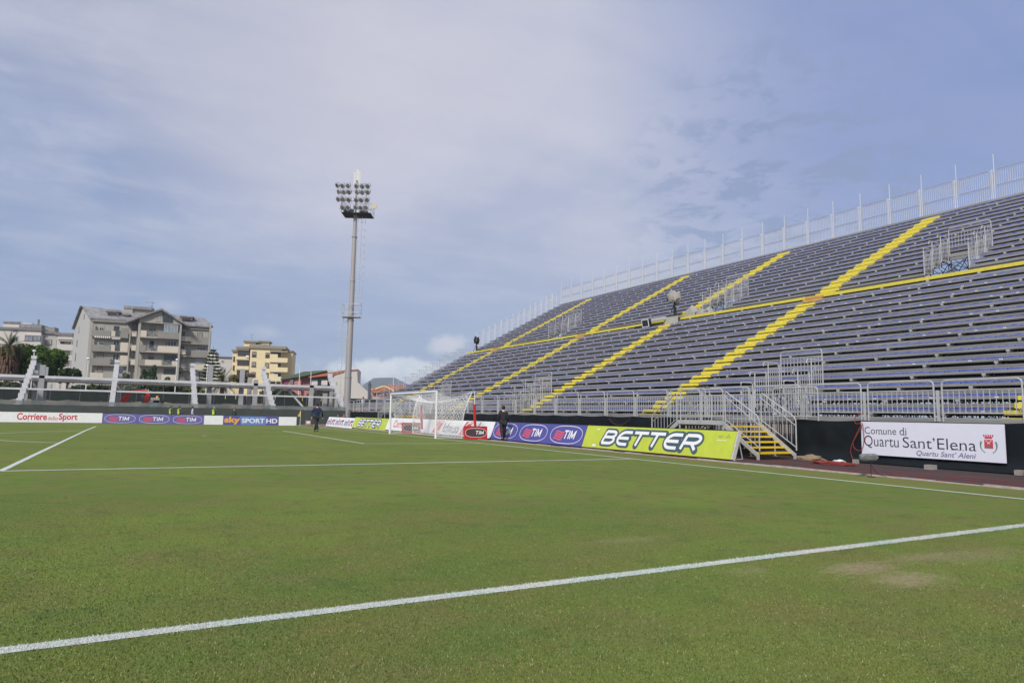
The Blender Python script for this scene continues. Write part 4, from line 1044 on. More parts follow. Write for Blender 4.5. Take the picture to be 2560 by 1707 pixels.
conifer(362, 922, 965, 79, 26, 'low conifer at the foot of the projecting bay', 33, CGR)
conifer(420, 942, 968, 74, 30, 'low dark conifer beside the white lamp post', 34, CGR, 1500)
# araucaria with tiered branches
q = P(534, 866, y=95); ba = P(534, 960, y=95); t = thing('monkey_tail_pine', 'tall thin tiered pine with level branches right of the grey block', 'tree', (q.x, 95, 0))
MB().tube((0, 0, 0), (0, 0, q.z), .16, 6, r2=.03).build('trunk', BARK, t)
bl = []; rr = random.Random(4)
for k in range(10):
    f_ = k/10; z = ba.z+(q.z-ba.z)*(.08+.9*f_); rad = 1.75*(1-f_)**.8+.2
    mb = MB()
    for a in range(7):
        an = a*.9+k*1.3+rr.uniform(-.2, .2); e = Vector((rad*math.cos(an), rad*math.sin(an), .12*rad))
        mb.tube((0, 0, z), (e.x, e.y, z+e.z), .03, 3); bl.append((e.x*.6, e.y*.6, z+e.z*.6, rad*.42, rad*.25, .13)); bl.append((e.x*.92, e.y*.92, z+e.z, rad*.2, rad*.16, .16))
    mb.build('branch', BARK, t)
leaf_cloud('monkey_tail_pine', bl, 5200, .14, DARK, t, seed=12)
# palms
def palm(u, vtop, vcr, y, label, skirt, fr, seed, cols):
    c0 = P(u, vcr, y=y); t = thing('palm_tree', label, 'tree', (c0.x, y, 0)); r3 = random.Random(seed)
    MB().tube((0, 0, 0), (0, 0, c0.z), .35, 8, r2=.28).build('trunk', BARK, t)
    gm_ = blade_mat('palm%d' % seed, cols); n = 46
    for k in range(n):
        a = r3.uniform(0, 6.28); e = r3.uniform(-.5, 1.35); L_ = fr*r3.uniform(.75, 1.05); mb = MB(); prev = Vector((0, 0, c0.z)); d = Vector((math.cos(a)*math.cos(e), math.sin(a)*math.cos(e), math.sin(e)))
        side_ = Vector((-math.sin(a), math.cos(a), 0))
        for s__ in range(7):
            nx = prev+d*(L_/7); d = (d+Vector((0, 0, -.16))).normalized()
            wv = .30*math.sin((s__+.8)/7.6*math.pi)
            for q_ in (-1, 1):
                for kk in range(3):
                    b0 = prev.lerp(nx, kk/3); mb.poly([b0, b0+d*.1, b0+side_*q_*wv+d*.28-Vector((0, 0, .12))])
            prev = nx
        mb.build('frond', gm_, t)
    if skirt:
        for k in range(230):
            a = r3.uniform(0, 6.28); f_ = r3.random()**.8; z0 = c0.z+.5-f_*skirt*.8; L_ = r3.uniform(.9, 1.9); o_ = Vector((math.cos(a), math.sin(a), 0)); w_ = Vector((-math.sin(a), math.cos(a), 0))*r3.uniform(.05, .13)
            p0 = Vector((0, 0, z0))+o_*.3; p1 = Vector((0, 0, z0-L_*.35))+o_*r3.uniform(.9, 1.5)*(1.15-.3*f_); p2 = p1+Vector((0, 0, -L_*.75))+o_*r3.uniform(-.1, .15)
            mb = MB(); mb.poly([p0-w_*.5, p0+w_*.5, p1+w_, p1-w_]); mb.poly([p1-w_, p1+w_, p2+w_*.3, p2-w_*.3]); mb.build('dead_frond', BRN, t)
palm(24, 842, 868, 84, 'shaggy palm with a thick skirt of brown dead fronds at the left edge', 5.4, 2.7, 51, [(.03, .05, .02), (.07, .10, .035), (.12, .13, .06)])
palm(556, 925, 958, 66, 'low spreading palm in front of the yellow apartment block', 0, 3.0, 52, [(.06, .09, .02), (.13, .15, .04), (.20, .19, .07)])
palm(500, 950, 975, 66, 'low palm partly hidden behind the stepped concrete beams', 0, 1.8, 53, [(.05, .08, .02), (.11, .13, .04), (.16, .16, .07)])

# ------------------------------------------------------------------ buildings
class Bld:
    def __init__(s, name, label, u, v, d, ang, cat='apartment building'):
        s.A = P(u, v, d=d); s.ex = Vector((math.cos(R(ang)), math.sin(R(ang)), 0)); s.n = Vector((-math.sin(R(ang)), math.cos(R(ang)), 0))
        s.t = thing(name, label, cat, (s.A.x, s.A.y, 0), R(ang)); s.k = 0
    def q(s, u, v, dn=0):
        r = Vector(ray(u, v)); o = Vector(CAM); t_ = ((s.A+s.n*dn-o).dot(s.n))/r.dot(s.n); w_ = o+r*t_-s.A; return w_.dot(s.ex), (o+r*t_).z
    def rect(s, u0, v0, u1, v1, dn):
        a = s.q((u0+u1)/2, v0, dn); b = s.q((u0+u1)/2, v1, dn); l = s.q(u0, (v0+v1)/2, dn); r_ = s.q(u1, (v0+v1)/2, dn)
        return l[0], r_[0], b[1], a[1]
    def box(s, name, m, u0, v0, u1, v1, dn, depth=.3, parent=None, z0=None):
        x0, x1, zb_, zt_ = s.rect(u0, v0, u1, v1, dn)
        if z0 is not None: zb_ = z0
        mb = MB(); mb.box(x0, x1, dn, dn+depth, zb_, zt_); return mb.build(name, m, parent or s.t)
    def window(s, u0, v0, u1, v1, dn, fm, pm, bars=1, sh=None):
        x0, x1, z0, z1 = s.rect(u0, v0, u1, v1, dn); s.k += 1; e = .0; b = .09
        mb = MB(); mb.box(x0, x1, dn-.10, dn+.02, z1-b, z1); mb.box(x0-.06, x1+.06, dn-.14, dn+.02, z0, z0+b); mb.box(x0, x0+b, dn-.10, dn+.02, z0+b, z1-b); mb.box(x1-b, x1, dn-.10, dn+.02, z0+b, z1-b)
        for k in range(bars): xx = x0+(x1-x0)*(k+1)/(bars+1); mb.box(xx-.035, xx+.035, dn-.085, dn+.02, z0+b, z1-b)
        f = mb.build('window', fm, s.t)
        hz_ = z0+b
        if sh: hz_ = z1-b-(z1-z0)*sh; MB().box(x0+b+.002, x1-b-.002, dn-.07, dn+.01, hz_, z1-b-.002).build('shutter', SHUT, f); 
        if sh is None or sh < .85: MB().box(x0+b+.002, x1-b-.002, dn-.045, dn-.02, z0+b+.002, (hz_-.004) if sh else z1-b-.002).build('pane', pm, f)
        return f
SHUT = mat('roller_shutter', (.33, .31, .27), .7, var=.1); SHW = mat('white_shutter', (.62, .60, .56), .6)
BFR = mat('brown_window_frame', (.11, .075, .055), .6); WFR = mat('white_window_frame', (.55, .55, .53), .5)
GGL = mat('pale_reflecting_glass', (.34, .40, .46), .1, 0, var=.5, scale=.4, spec=.8)
def Z2(x, y): return 180+x/4.61, 740+y/4.61
def Z1(x, y): return x/4.9, 740+y/4.9
def Z3(x, y): return 480+x/5.226, 800+y/5.226
def zr(f, x0, y0, x1, y1): a = f(x0, y0); b = f(x1, y1); return a[0], a[1], b[0], b[1]
# --- big grey apartment block
GW = mat('grey_render_wall', (.40, .385, .335), .9, 0, var=.10, scale=.5); BEI = mat('beige_render', (.62, .56, .46), .9, 0, var=.08, scale=.8)
GPA = mat('grey_parapet', (.28, .27, .24), .9, 0, var=.12, scale=.6); ROOF = mat('streaked_grey_roof', (.34, .33, .33), .8, 0, col2=(.15, .15, .155), scale=.9, stretch=(1, 1, .4))
LGW = mat('pale_grey_side_wall', (.46, .46, .44), .9, 0, var=.06)
B = Bld('grey_apartment_block', 'large grey five storey apartment block with a central gable and many balconies', 226, 796, 165, -8)
zE = B.q(226, 796)[1]; sR = B.q(523, 817)[0]
sC0, sC1 = B.q(*Z2(765, 400), -3)[0], B.q(*Z2(1240, 400), -3)[0]
def bb(name, m, x0, x1, d0, d1, z0, z1): return MB().box(x0, x1, d0, d1, z0, z1).build(name, m, B.t)
zRt = B.q(520, 820)[1]
bb('wall', GW, 0, sC0, 0, 11, 0, zE); bb('wall', GW, sC0-.0, sC1, -1.6, 11, 0, B.q(*Z2(800, 305), -1.6)[1]); bb('wall', GW, sC1, sR, .6, 11, 0, zRt+.2)
# side wall on the left with its gable
Al = P(187, 808, d=176)-B.A; lx, ly = Al.dot(B.ex), Al.dot(B.n)
pk = P(206, 770, d=171)-B.A; zl_ = zE-.2
MB().prism([(0, 0, 0), (lx, ly, 0), (lx, ly, zE-1.2), (pk.dot(B.ex), pk.dot(B.n), P(206, 772, d=171).z), (0, 0, zE)], (4, 5, 0)).build('gable_wall', LGW, B.t)
for (x0, y0, x1, y1) in ((135, 215, 155, 290), (88, 345, 108, 435), (75, 500, 97, 585), (70, 655, 92, 750), (62, 815, 82, 905)):
    d_ = 171.5; a = P(*Z2(x0, y0), d=d_-.3)-B.A; b = P(*Z2(x1, y1), d=d_-1.3)-B.A
    e = (Vector((a.dot(B.ex), a.dot(B.n), 0))-Vector((b.dot(B.ex), b.dot(B.n), 0))); za, zb_ = P(*Z2(x0, y0), d=d_).z, P(*Z2(x1, y1), d=d_).z
    f = (Vector((0, 0, 0))-Vector((lx, ly, 0))).normalized(); t_ = (y0-200)*0
    uu = 1-((x0+x1)/2-30)/(212-30); c_ = Vector((lx, ly, 0))*uu; nrm = Vector((f.y, -f.x, 0))
    if nrm.dot(Vector((-1, -1, 0))) < 0: nrm = -nrm
    fr_ = MB().obox(c_-f*.5+nrm*.02+Vector((0, 0, zb_)), f*1.0, nrm*.08, (0, 0, za-zb_)).build('window', BFR, B.t)
    MB().obox(c_-f*.38+nrm*.105+Vector((0, 0, zb_+.12)), f*.76, nrm*.02, (0, 0, za-zb_-.24)).build('pane', GLASS, fr_)
# roofs
def ridge_roof(x0, x1, y0, y1, z, yr, zr_, th=.25, name='roof', m=ROOF):
    mb = MB(); mb.hexa([(x0, y0, z), (x1, y0, z), (x1, yr, zr_), (x0, yr, zr_), (x0, y0, z+th), (x1, y0, z+th), (x1, yr, zr_+th), (x0, yr, zr_+th)])
    mb.hexa([(x0, yr, zr_), (x1, yr, zr_), (x1, y1, z), (x0, y1, z), (x0, yr, zr_+th), (x1, yr, zr_+th), (x1, y1, z+th), (x0, y1, z+th)]); mb.build(name, m, B.t)
pr = Vector((pk.dot(B.ex), pk.dot(B.n), 0)); zP = P(206, 768, d=171).z
sl = B.q(*Z2(200, 262), -.6)[0]; sr_ = B.q(*Z2(1625, 360), -.6)[0]
mb = MB(); zr2 = B.q(*Z2(1520, 262), 6)[1]
mb.hexa([(sl, -.7, zE-.1), (sr_, -.2, zRt+.1), (B.q(*Z2(1520, 262), 6)[0], 6, zr2), (pr.x, pr.y, zP), (sl, -.7, zE+.25), (sr_, -.2, zRt+.45), (B.q(*Z2(1520, 262), 6)[0], 6, zr2+.3), (pr.x, pr.y, zP+.3)]); mb.build('roof', ROOF, B.t)
mb = MB(); lo = Vector((lx, ly, zE-1.5)); pk3 = Vector((pr.x, pr.y, zP)); off = Vector((5, 5, 0)); nn_ = Vector((-.5, -.5, 0))
mb.hexa([lo+nn_, lo+off, pk3+off, pk3+nn_, lo+nn_+Vector((0, 0, .3)), lo+off+Vector((0, 0, .3)), pk3+off+Vector((0, 0, .3)), pk3+nn_+Vector((0, 0, .3))]); mb.build('roof', ROOF, B.t)
# central gable
gl = B.q(*Z2(612, 292), -4); gp = B.q(*Z2(1036, 140), -4); gr = B.q(*Z2(1322, 322), -4)
for a, b in ((gl, gp), (gp, gr)): mb = MB(); mb.hexa([(a[0], -4.2, a[1]-.45), (b[0], -4.2, b[1]-.45), (b[0], 5, b[1]-.45), (a[0], 5, a[1]-.45), (a[0], -4.2, a[1]), (b[0], -4.2, b[1]), (b[0], 5, b[1]), (a[0], 5, a[1])]); mb.build('gable_roof', ROOF, B.t)
wl = B.q(*Z2(775, 300), -3.2); wr = B.q(*Z2(1250, 330), -3.2); wp = B.q(*Z2(1036, 165), -3.2); wm = B.q(*Z2(775, 245), -3.2); wn = B.q(*Z2(1250, 285), -3.2)
MB().prism([(wl[0], -3.2, wl[1]), (wr[0], -3.2, wr[1]), (wr[0], -3.2, wn[1]), (wp[0], -3.2, wp[1]), (wl[0], -3.2, wm[1])], (0, 3, 0)).build('gable_wall', GW, B.t)
a = B.q(*Z2(1040, 185), -3.22); b = B.q(*Z2(1165, 255), -3.22); c = B.q(*Z2(1165, 312), -3.22); d = B.q(*Z2(1045, 305), -3.22)
MB().prism([(d[0], -3.25, d[1]), (c[0], -3.25, c[1]), (b[0], -3.25, b[1]), (a[0], -3.25, a[1])], (0, .03, 0)).build('gable_opening', GLASS, B.t)
B.window(*zr(Z2, 955, 205, 1015, 290), -3.22, WFR, GGL, 0, .99)
B.box('chimney_house', GW, *zr(Z2, 600, 125, 700, 200), 5, 3); B.box('chimney_house', GW, *zr(Z2, 700, 150, 910, 205), 5.5, 3); B.box('chimney_cap', ROOF, *zr(Z2, 595, 120, 930, 150), 4.8, 3.6)
for r_1 in ((400, 178, 530, 225), (600, 215, 650, 245), (1260, 240, 1385, 275)):
    B.box('dormer', GW, *zr(Z2, *r_1), 1.6, 2.5); x0, y0, x1, y1 = r_1; B.box('dormer_roof', ROOF, *zr(Z2, x0-20, y0-12, x1+20, y0+4), 1.3, 3); B.window(*zr(Z2, x0+10, y0+14, x1-10, y1-3), 1.58, BFR, GLASS, 1)
# antenna
a = P(*Z2(920, 150), d=172)-B.A; b = P(*Z2(920, 62), d=172); ax, ay = a.dot(B.ex), a.dot(B.n)
mb = MB(); mb.tube((ax, ay, P(*Z2(920, 150), d=172).z), (ax, ay, b.z), .05, 5)
for (zz_, w_) in ((.3, 1.6), (1.2, .9), (3.0, 1.1)): mb.tube((ax-w_, ay, b.z-zz_), (ax+w_*.4, ay, b.z-zz_), .04, 4)
mb.build('antenna', SCAF, B.t)
# dark band below the eaves, floor slabs
B.box('eaves_board', GPA, *zr(Z2, 225, 268, 610, 300), -.55, .5); B.box('eaves_board', GPA, *zr(Z2, 1245, 345, 1600, 385), .2, .5)
for (y0, y1, y2) in ((460, 632, 790),):
    for yy in (462, 630, 790): B.box('floor_slab', GW, *zr(Z2, 215, yy, 650, yy+12), -1.2, 1.3)
    for yy in (465+15, 645, 800): B.box('floor_slab', GW, *zr(Z2, 760, yy-10, 1240, yy+8), -3.2, 2.2)
    for yy in (545, 693, 850): B.box('floor_slab', GW, *zr(Z2, 1240, yy, 1580, yy+10), -.7, 1.4)
for (x0, y0, x1, y1, mm_, dn) in ((225, 395, 445, 462, GPA, -1.25), (215, 562, 440, 630, GPA, -1.25), (210, 715, 440, 788, GPA, -1.25), (205, 882, 355, 950, BEI, -1.25), (445, 402, 500, 462, BEI, -1.1), (440, 562, 495, 630, BEI, -1.1), (555, 535, 645, 640, BEI, -1.22), (550, 685, 640, 792, BEI, -1.22), (560, 370, 650, 478, GPA, -1.22), (540, 855, 640, 950, GPA, -1.2),
    (775, 395, 860, 470, BEI, -3.25), (985, 415, 1240, 490, GPA, -3.25), (760, 565, 850, 632, GPA, -3.25), (985, 578, 1240, 650, BEI, -3.25), (750, 727, 840, 792, GPA, -3.25), (840, 735, 1030, 797, BEI, -3.25), (1150, 750, 1232, 805, BEI, -3.25), (1030, 905, 1222, 975, BEI, -3.25),
    (690, 402, 745, 465, BEI, -2.3), (685, 565, 738, 628, BEI, -2.3), (675, 728, 728, 792, BEI, -2.3),
    (1375, 472, 1578, 548, GPA, -.75), (1370, 628, 1577, 697, GPA, -.75), (1230, 775, 1365, 838, GPA, -.75), (1240, 465, 1375, 520, BEI, -.7), (1235, 615, 1310, 672, BEI, -.7), (1405, 785, 1562, 850, BEI, -.75), (1225, 925, 1320, 985, GPA, -.75)):
    B.box('balcony_parapet', mm_, *zr(Z2, x0, y0, x1, y1), dn, .16)
for (x0, x1, dn) in ((200, 216, -1.2), (740, 770, -3.3), (1222, 1244, -3.3), (1566, 1584, -.8), (645, 660, -1.3)): B.box('pillar', GW, *zr(Z2, x0, 300, x1, 1000), dn, .5, z0=0)
for (x0, y0, x1, y1, dn, fm, pm, br, sh) in ((315, 330, 372, 398, 0, WFR, GLASS, 1, .5), (480, 345, 542, 455, 0, BFR, GLASS, 1, None), (305, 500, 367, 562, 0, WFR, GLASS, 1, .6), (475, 510, 547, 620, 0, WFR, GLASS, 1, None), (300, 650, 362, 718, 0, BFR, GLASS, 1, .99), (465, 665, 542, 780, 0, WFR, GLASS, 1, None), (290, 815, 352, 882, 0, BFR, GLASS, 1, .99),
    (895, 345, 962, 400, -1.62, BFR, GLASS, 1, .6), (1060, 332, 1222, 430, -3.0, WFR, GGL, 3, None), (887, 510, 952, 600, -1.62, WFR, BLACK, 0, None), (1070, 520, 1205, 578, -1.62, WFR, GLASS, 3, None), (880, 665, 942, 730, -1.62, BFR, GLASS, 1, .4), (1060, 682, 1205, 755, -1.62, BFR, GLASS, 3, None), (1055, 842, 1202, 905, -1.62, BFR, GLASS, 3, None),
    (1250, 400, 1310, 466, .58, WFR, GLASS, 1, None), (1443, 420, 1502, 478, .58, BFR, GLASS, 1, .99), (1240, 552, 1300, 612, .58, WFR, GLASS, 1, .3), (1440, 572, 1545, 630, .58, WFR, GLASS, 2, .4), (1235, 715, 1292, 772, .58, WFR, GGL, 1, None), (1430, 720, 1490, 780, .58, WFR, GGL, 1, None), (1232, 862, 1290, 905, .58, WFR, GLASS, 1, None), (1425, 877, 1482, 965, .58, WFR, GLASS, 1, None),
    (700, 322, 742, 402, -1.65, BFR, GLASS, 0, None), (700, 482, 737, 560, -1.65, BFR, GLASS, 0, None), (690, 637, 727, 725, -1.65, BFR, GLASS, 0, None), (680, 802, 720, 880, -1.65, BFR, GLASS, 0, None)):
    B.window(*zr(Z2, x0, y0, x1, y1), dn, fm, pm, br, sh)
PLR = mat('balcony_plants', (.10, .13, .06), .9, 0, col2=(.35, .40, .42), scale=3)
for (x0, y0, x1, y1) in ((865, 402, 985, 470), (862, 568, 980, 630), (1045, 745, 1150, 800), (500, 400, 555, 462), (495, 565, 550, 628), (440, 730, 490, 785)):
    r_1 = B.rect(*zr(Z2, x0, y0, x1, y1), -3.2 if x0 > 700 else -1.1); mb = MB(); dn = -3.22 if x0 > 700 else -1.12
    n = 9; [mb.tube((r_1[0]+(r_1[1]-r_1[0])*k/n, dn, r_1[2]), (r_1[0]+(r_1[1]-r_1[0])*k/n, dn, r_1[3]), .03, 4) for k in range(n+1)]; mb.tube((r_1[0], dn, r_1[3]), (r_1[1], dn, r_1[3]), .04, 4); mb.build('balcony_railing', SCAF, B.t)
    rr = random.Random(int(x0)); mb = MB()
    for k in range(26): xx = rr.uniform(r_1[0], r_1[1]); zz_ = rr.uniform(r_1[2], r_1[3]-.1); s_ = rr.uniform(.1, .3); mb.poly([(xx-s_, dn+.15, zz_), (xx+s_, dn+.2, zz_-.1), (xx+.1, dn+.1, zz_+s_*1.5)])
    mb.build('balcony_plants', PLR, B.t)
for (x0, y0, x1, y1) in ((250, 462, 440, 482), (455, 478, 556, 498)):
    r_1 = B.rect(*zr(Z2, x0, y0, x1, y1), -1.5); n = 16; mb = MB(); m2 = MB()
    for k in range(n): a = r_1[0]+(r_1[1]-r_1[0])*k/n; (mb if k % 2 else m2).box(a, a+(r_1[1]-r_1[0])/n-.01, -1.52, -1.45, r_1[2], r_1[3])
    mb.build('awning', LET, B.t); m2.build('awning_stripe', GPA, B.t)
# --- white apartment block on the far left
OW = mat('off_white_render', (.60, .57, .52), .9, 0, var=.06, scale=.5); OW2 = mat('grey_roof_edge', (.21, .20, .20), .8, var=.1)
B = Bld('white_apartment_block', 'white apartment block with grey roof edges behind the pine at the left', 10, 830, 190, -14)
B.box('wall', OW, *zr(Z1, -60, 405, 500, 560), 0, 10, z0=0); B.box('wall', LGW, *zr(Z1, 500, 430, 690, 700), 1.2, 9, z0=0); B.box('wall', OW, *zr(Z1, 685, 470, 870, 900), 0, 10, z0=0)
B.box('roof_edge', OW2, *zr(Z1, -60, 385, 512, 412), -.5, 11); B.box('roof_edge', OW2, *zr(Z1, 500, 430, 690, 460), .6, 10); B.box('roof_edge', OW2, *zr(Z1, 670, 450, 890, 478), -.5, 11)
B.box('top_storey', OW, *zr(Z1, 35, 325, 390, 400), 3.5, 6); B.box('top_storey_roof', ROOF, *zr(Z1, 30, 310, 240, 330), 3.2, 6.6); B.box('top_storey_roof', ROOF, *zr(Z1, 235, 345, 510, 388), 3, 5); B.box('chimney', OW2, *zr(Z1, 458, 285, 474, 372), 4, .6); B.box('roof_box', GPA, *zr(Z1, 500, 378, 670, 432), 4, 3)
B.box('bay', OW, *zr(Z1, 300, 470, 500, 622), -1.2, 1.1)
for r_1, dn, br, fm, pm, sh in (((160, 485, 225, 562), 0, 1, WFR, GLASS, .3), ((160, 415, 220, 440), 0, 1, WFR, GLASS, None), ((305, 480, 402, 552), -1.22, 1, BFR, GGL, None), ((410, 485, 498, 552), -1.22, 1, BFR, GGL, None), ((556, 532, 636, 600), 1.18, 0, BFR, GLASS, .99), ((556, 655, 632, 722), 1.18, 0, BFR, GLASS, .99), ((735, 550, 790, 590), -.02, 1, WFR, GLASS, None)): B.window(*zr(Z1, *r_1), dn, fm, pm, br, sh)
for r_1 in ((690, 592, 932, 662), (680, 725, 918, 785), (770, 872, 915, 912)): B.box('balcony_parapet', OW, *zr(Z1, *r_1), -1.6, .2); x0, y0, x1, y1 = r_1; B.box('floor_slab', OW, *zr(Z1, x0, y1-8, x1, y1+4), -1.55, 1.6)
B.box('balcony_roof', OW, *zr(Z1, 690, 512, 935, 532), -1.6, 1.7); B.box('shade_blind', SHW, *zr(Z1, 710, 530, 870, 552), -1.3, .1)
for u_ in (700, 868, 925): B.box('pillar', OW, *zr(Z1, u_-5, 530, u_+5, 900), -1.5, .2, z0=0)
B.box('balcony_window', GLASS, *zr(Z1, 876, 550, 930, 600), -.6, .1)
# --- pale block behind, between grey and yellow blocks
B = Bld('pale_house', 'pale low block half hidden behind the tiered pine', 520, 880, 210, -14)
B.box('wall', OW, *zr(Z3, 150, 480, 520, 700), 0, 10, z0=0); B.box('wall', OW, *zr(Z3, 120, 405, 300, 560), 2, 8, z0=0); B.box('roof_edge', OW2, *zr(Z3, 300, 475, 525, 492), -.4, 10.5); B.box('roof_edge', OW2, *zr(Z3, 120, 398, 290, 412), 1.6, 9)
for r_1 in ((385, 525, 415, 552), (385, 610, 412, 640)): B.window(*zr(Z3, *r_1), -.02, WFR, GLASS, 1)
# --- yellow apartment block
YW = mat('yellow_render', (.80, .68, .42), .9, 0, var=.08, scale=.6); YC = mat('grey_yellow_cornice', (.30, .27, .20), .85, var=.1)
B = Bld('yellow_apartment_block', 'yellow four storey apartment block with rounded balconies', 623, 866, 150, -16)
B.box('wall', YW, *zr(Z3, 755, 350, 1165, 700), 0, 9, z0=0); B.box('wall', YW, *zr(Z3, 525, 400, 765, 700), 1.5, 8, z0=0); B.box('wall', YW, *zr(Z3, 1160, 405, 1310, 700), 2.2, 8, z0=0)
B.box('roof_edge', YC, *zr(Z3, 575, 345, 760, 372), .6, 8); B.box('roof_edge', YC, *zr(Z3, 745, 335, 1230, 372), -.4, 9.5); B.box('roof_edge', YC, *zr(Z3, 515, 388, 745, 410), 1.0, 9); B.box('roof_edge', YC, *zr(Z3, 1215, 395, 1322, 412), 1.8, 9)
B.box('roof', ROOF, *zr(Z3, 760, 318, 1010, 340), 1.5, 5); B.box('top_storey', YW, *zr(Z3, 680, 285, 830, 345), 3, 4); B.box('top_storey', YW, *zr(Z3, 870, 288, 1005, 330), 4, 3); B.box('top_storey_roof', YC, *zr(Z3, 672, 268, 880, 290), 2.6, 5); B.box('top_storey_roof', YC, *zr(Z3, 850, 270, 1020, 288), 3.6, 4.4)
for r_1, sh in (((785, 412, 840, 482), .5), ((780, 545, 835, 612), .7), ((775, 677, 830, 745), .3), ((960, 427, 1012, 492), .3), ((953, 557, 1006, 624), .95), ((950, 687, 1000, 752), .4)): B.window(*zr(Z3, *r_1), -.02, BFR, GLASS, 1, sh)
for r_1 in ((540, 475, 560, 540), (535, 592, 555, 657)): B.window(*zr(Z3, *r_1), 1.48, BFR, GLASS, 0)
for k, (y0, y1) in enumerate(((392, 468), (527, 592), (657, 725))):
    B.window(*zr(Z3, 600-8*k, y0, 740, y1), .2, BFR, GLASS, 5); B.box('balcony_parapet', YW, *zr(Z3, 572, y1, 742, y1+62), .2, 1.4); B.box('balcony_roof', YC, *zr(Z3, 580, y0-15, 745, y0), 0, 1.6)
for k, (y0, y1) in enumerate(((440, 500), (568, 625), (700, 745))):
    B.box('balcony_void', GLASS, *zr(Z3, 1022, y0-22, 1162, y0+40), -.03, .1)
    B.box('balcony_parapet', YW, *zr(Z3, 1015, y0+4, 1118, y1+50), -1.2, 1.1); B.box('balcony_parapet', YW, *zr(Z3, 1112, y1-6, 1248 if k < 2 else 1165, y1+52), -1.4, 1.4)
    B.box('floor_slab', YC, *zr(Z3, 1015, y1+50, 1248 if k < 2 else 1165, y1+62), -1.35, 1.5)
B.box('balcony_roof', YC, *zr(Z3, 1018, 398, 1250, 420), -1.6, 2); B.box('balcony_void', GLASS, *zr(Z3, 1005, 800, 1150, 835), -.03, .1)
r_1 = B.rect(*zr(Z3, 705, 462, 742, 490), .1); f = MB().box(r_1[0], r_1[1], .0, .18, r_1[2], r_1[3]).build('air_conditioner', WPAINT, B.t)
a = B.rect(*zr(Z3, 780, 175, 786, 262), 5); mb = MB(); mb.tube((a[0], 5, a[2]), (a[0], 5, a[3]), .04, 4); mb.tube((a[0]-.5, 5, a[3]-.3), (a[0]+.5, 5, a[3]-.3), .03, 4); mb.build('antenna', SCAF, B.t)
# --- pink house with sloping roofs, white gable wall
PK = mat('pink_render', (.52, .22, .21), .9, 0, var=.08); RT = mat('red_tile_roof', (.48, .17, .09), .85, 0, var=.2, scale=3); GR_ = mat('green_roof', (.10, .15, .10), .8, var=.1)
B = Bld('pink_house', 'pink house with green and red sloping roofs left of the floodlight mast', 706, 945, 120, -20, 'house')
def slope(name, m, pts, dn, th, dep=7):
    q = [B.q(*Z3(*p_), dn) for p_ in pts]; MB().prism([(a[0], dn, a[1]) for a in q], (0, dep, 0)).build(name, m, B.t)
slope('wall', PK, [(1165, 770), (1425, 735), (1425, 1000), (1165, 1000)], 0, .1); slope('wall', PK, [(1425, 735), (1755, 660), (1755, 1000), (1425, 1000)], .8, .1)
slope('roof', GR_, [(1150, 768), (1460, 672), (1755, 655), (1755, 668), (1430, 738), (1160, 778)], -.6, .1, 7)
slope('roof', RT, [(1520, 738), (1765, 690), (1990, 652), (2170, 640), (2170, 655), (1990, 672), (1830, 722), (1530, 752)], -1.2, .1, 8)
B.box('recess', GLASS, *zr(Z3, 1172, 790, 1252, 835), -.04, .1); B.box('recess', GLASS, *zr(Z3, 1325, 765, 1400, 780), -.04, .1); B.box('column', OW2, *zr(Z3, 1280, 765, 1322, 835), -.3, .3); B.box('shutter_wall', GLASS, *zr(Z3, 1535, 758, 1760, 850), -.3, .3)
for x0 in (1560, 1690): B.box('shutter', SHW, *zr(Z3, x0, 785, x0+80, 850), -.5, .15)
slope('white_wall', OW, [(1815, 728), (1990, 675), (2172, 650), (2165, 800), (2200, 1000), (1815, 1000)], -1.0, .1, 8)
B.box('entrance_panel', mat('magenta_panel', (.30, .04, .12), .6), *zr(Z3, 1205, 790, 1255, 835), -.1, .05)
B = Bld('white_shed', 'low white wall with a sloping top right of the floodlight mast', 895, 950, 112, -20, 'building')
q1 = [B.q(*a, 0) for a in ((893, 928), (894, 955), (926, 985), (926, 1012), (860, 1012), (860, 930))]
MB().prism([(a[0], 0, a[1]) for a in q1], (0, 7, 0)).build('wall', OW, B.t)
t = thing('dark_chimney', 'dark cylindrical chimney standing between the mast and the stand', 'chimney', P(922.5, 1000, d=105).xy.to_3d()); a = P(922.5, 958, d=105)
mb = MB(); mb.tube((0, 0, 0), (0, 0, a.z), .23, 10); mb.tube((0, 0, a.z), (0, 0, a.z+.35), .13, 8); mb.tube((0, 0, a.z-.2), (0, 0, a.z), .27, 10); mb.build('shaft', SCAF, t)
B = Bld('red_roofed_houses', 'pink houses with red tiled roofs seen through the left end of the stand', 930, 975, 150, -20, 'house')
B.box('wall', mat('pale_pink_render', (.55, .38, .34), .9, var=.1), 925, 972, 1012, 1012, 0, 6, z0=0); B.box('wall', RT, 962, 962, 1010, 985, 3, 6)
slope_pts = [B.q(*a, -.5) for a in ((926, 976), (948, 966), (1012, 962), (1012, 972), (930, 982))]
MB().prism([(a[0], -.5, a[1]) for a in slope_pts], (0, 7, 0)).build('roof', RT, B.t)
for k in range(7): B.window(934+k*9, 984, 939+k*9, 989, -.02, BFR, GLASS, 0)
a = [B.q(*p_, -2) for p_ in ((938, 973), (948, 969), (958, 966), (968, 968), (978, 973), (985, 979))]; mb = MB(); mb.path([(p_[0], -2, p_[1]) for p_ in a], .22, 5); mb.build('yellow_arch', mat('cream_trim', (.70, .55, .28), .7), B.t)

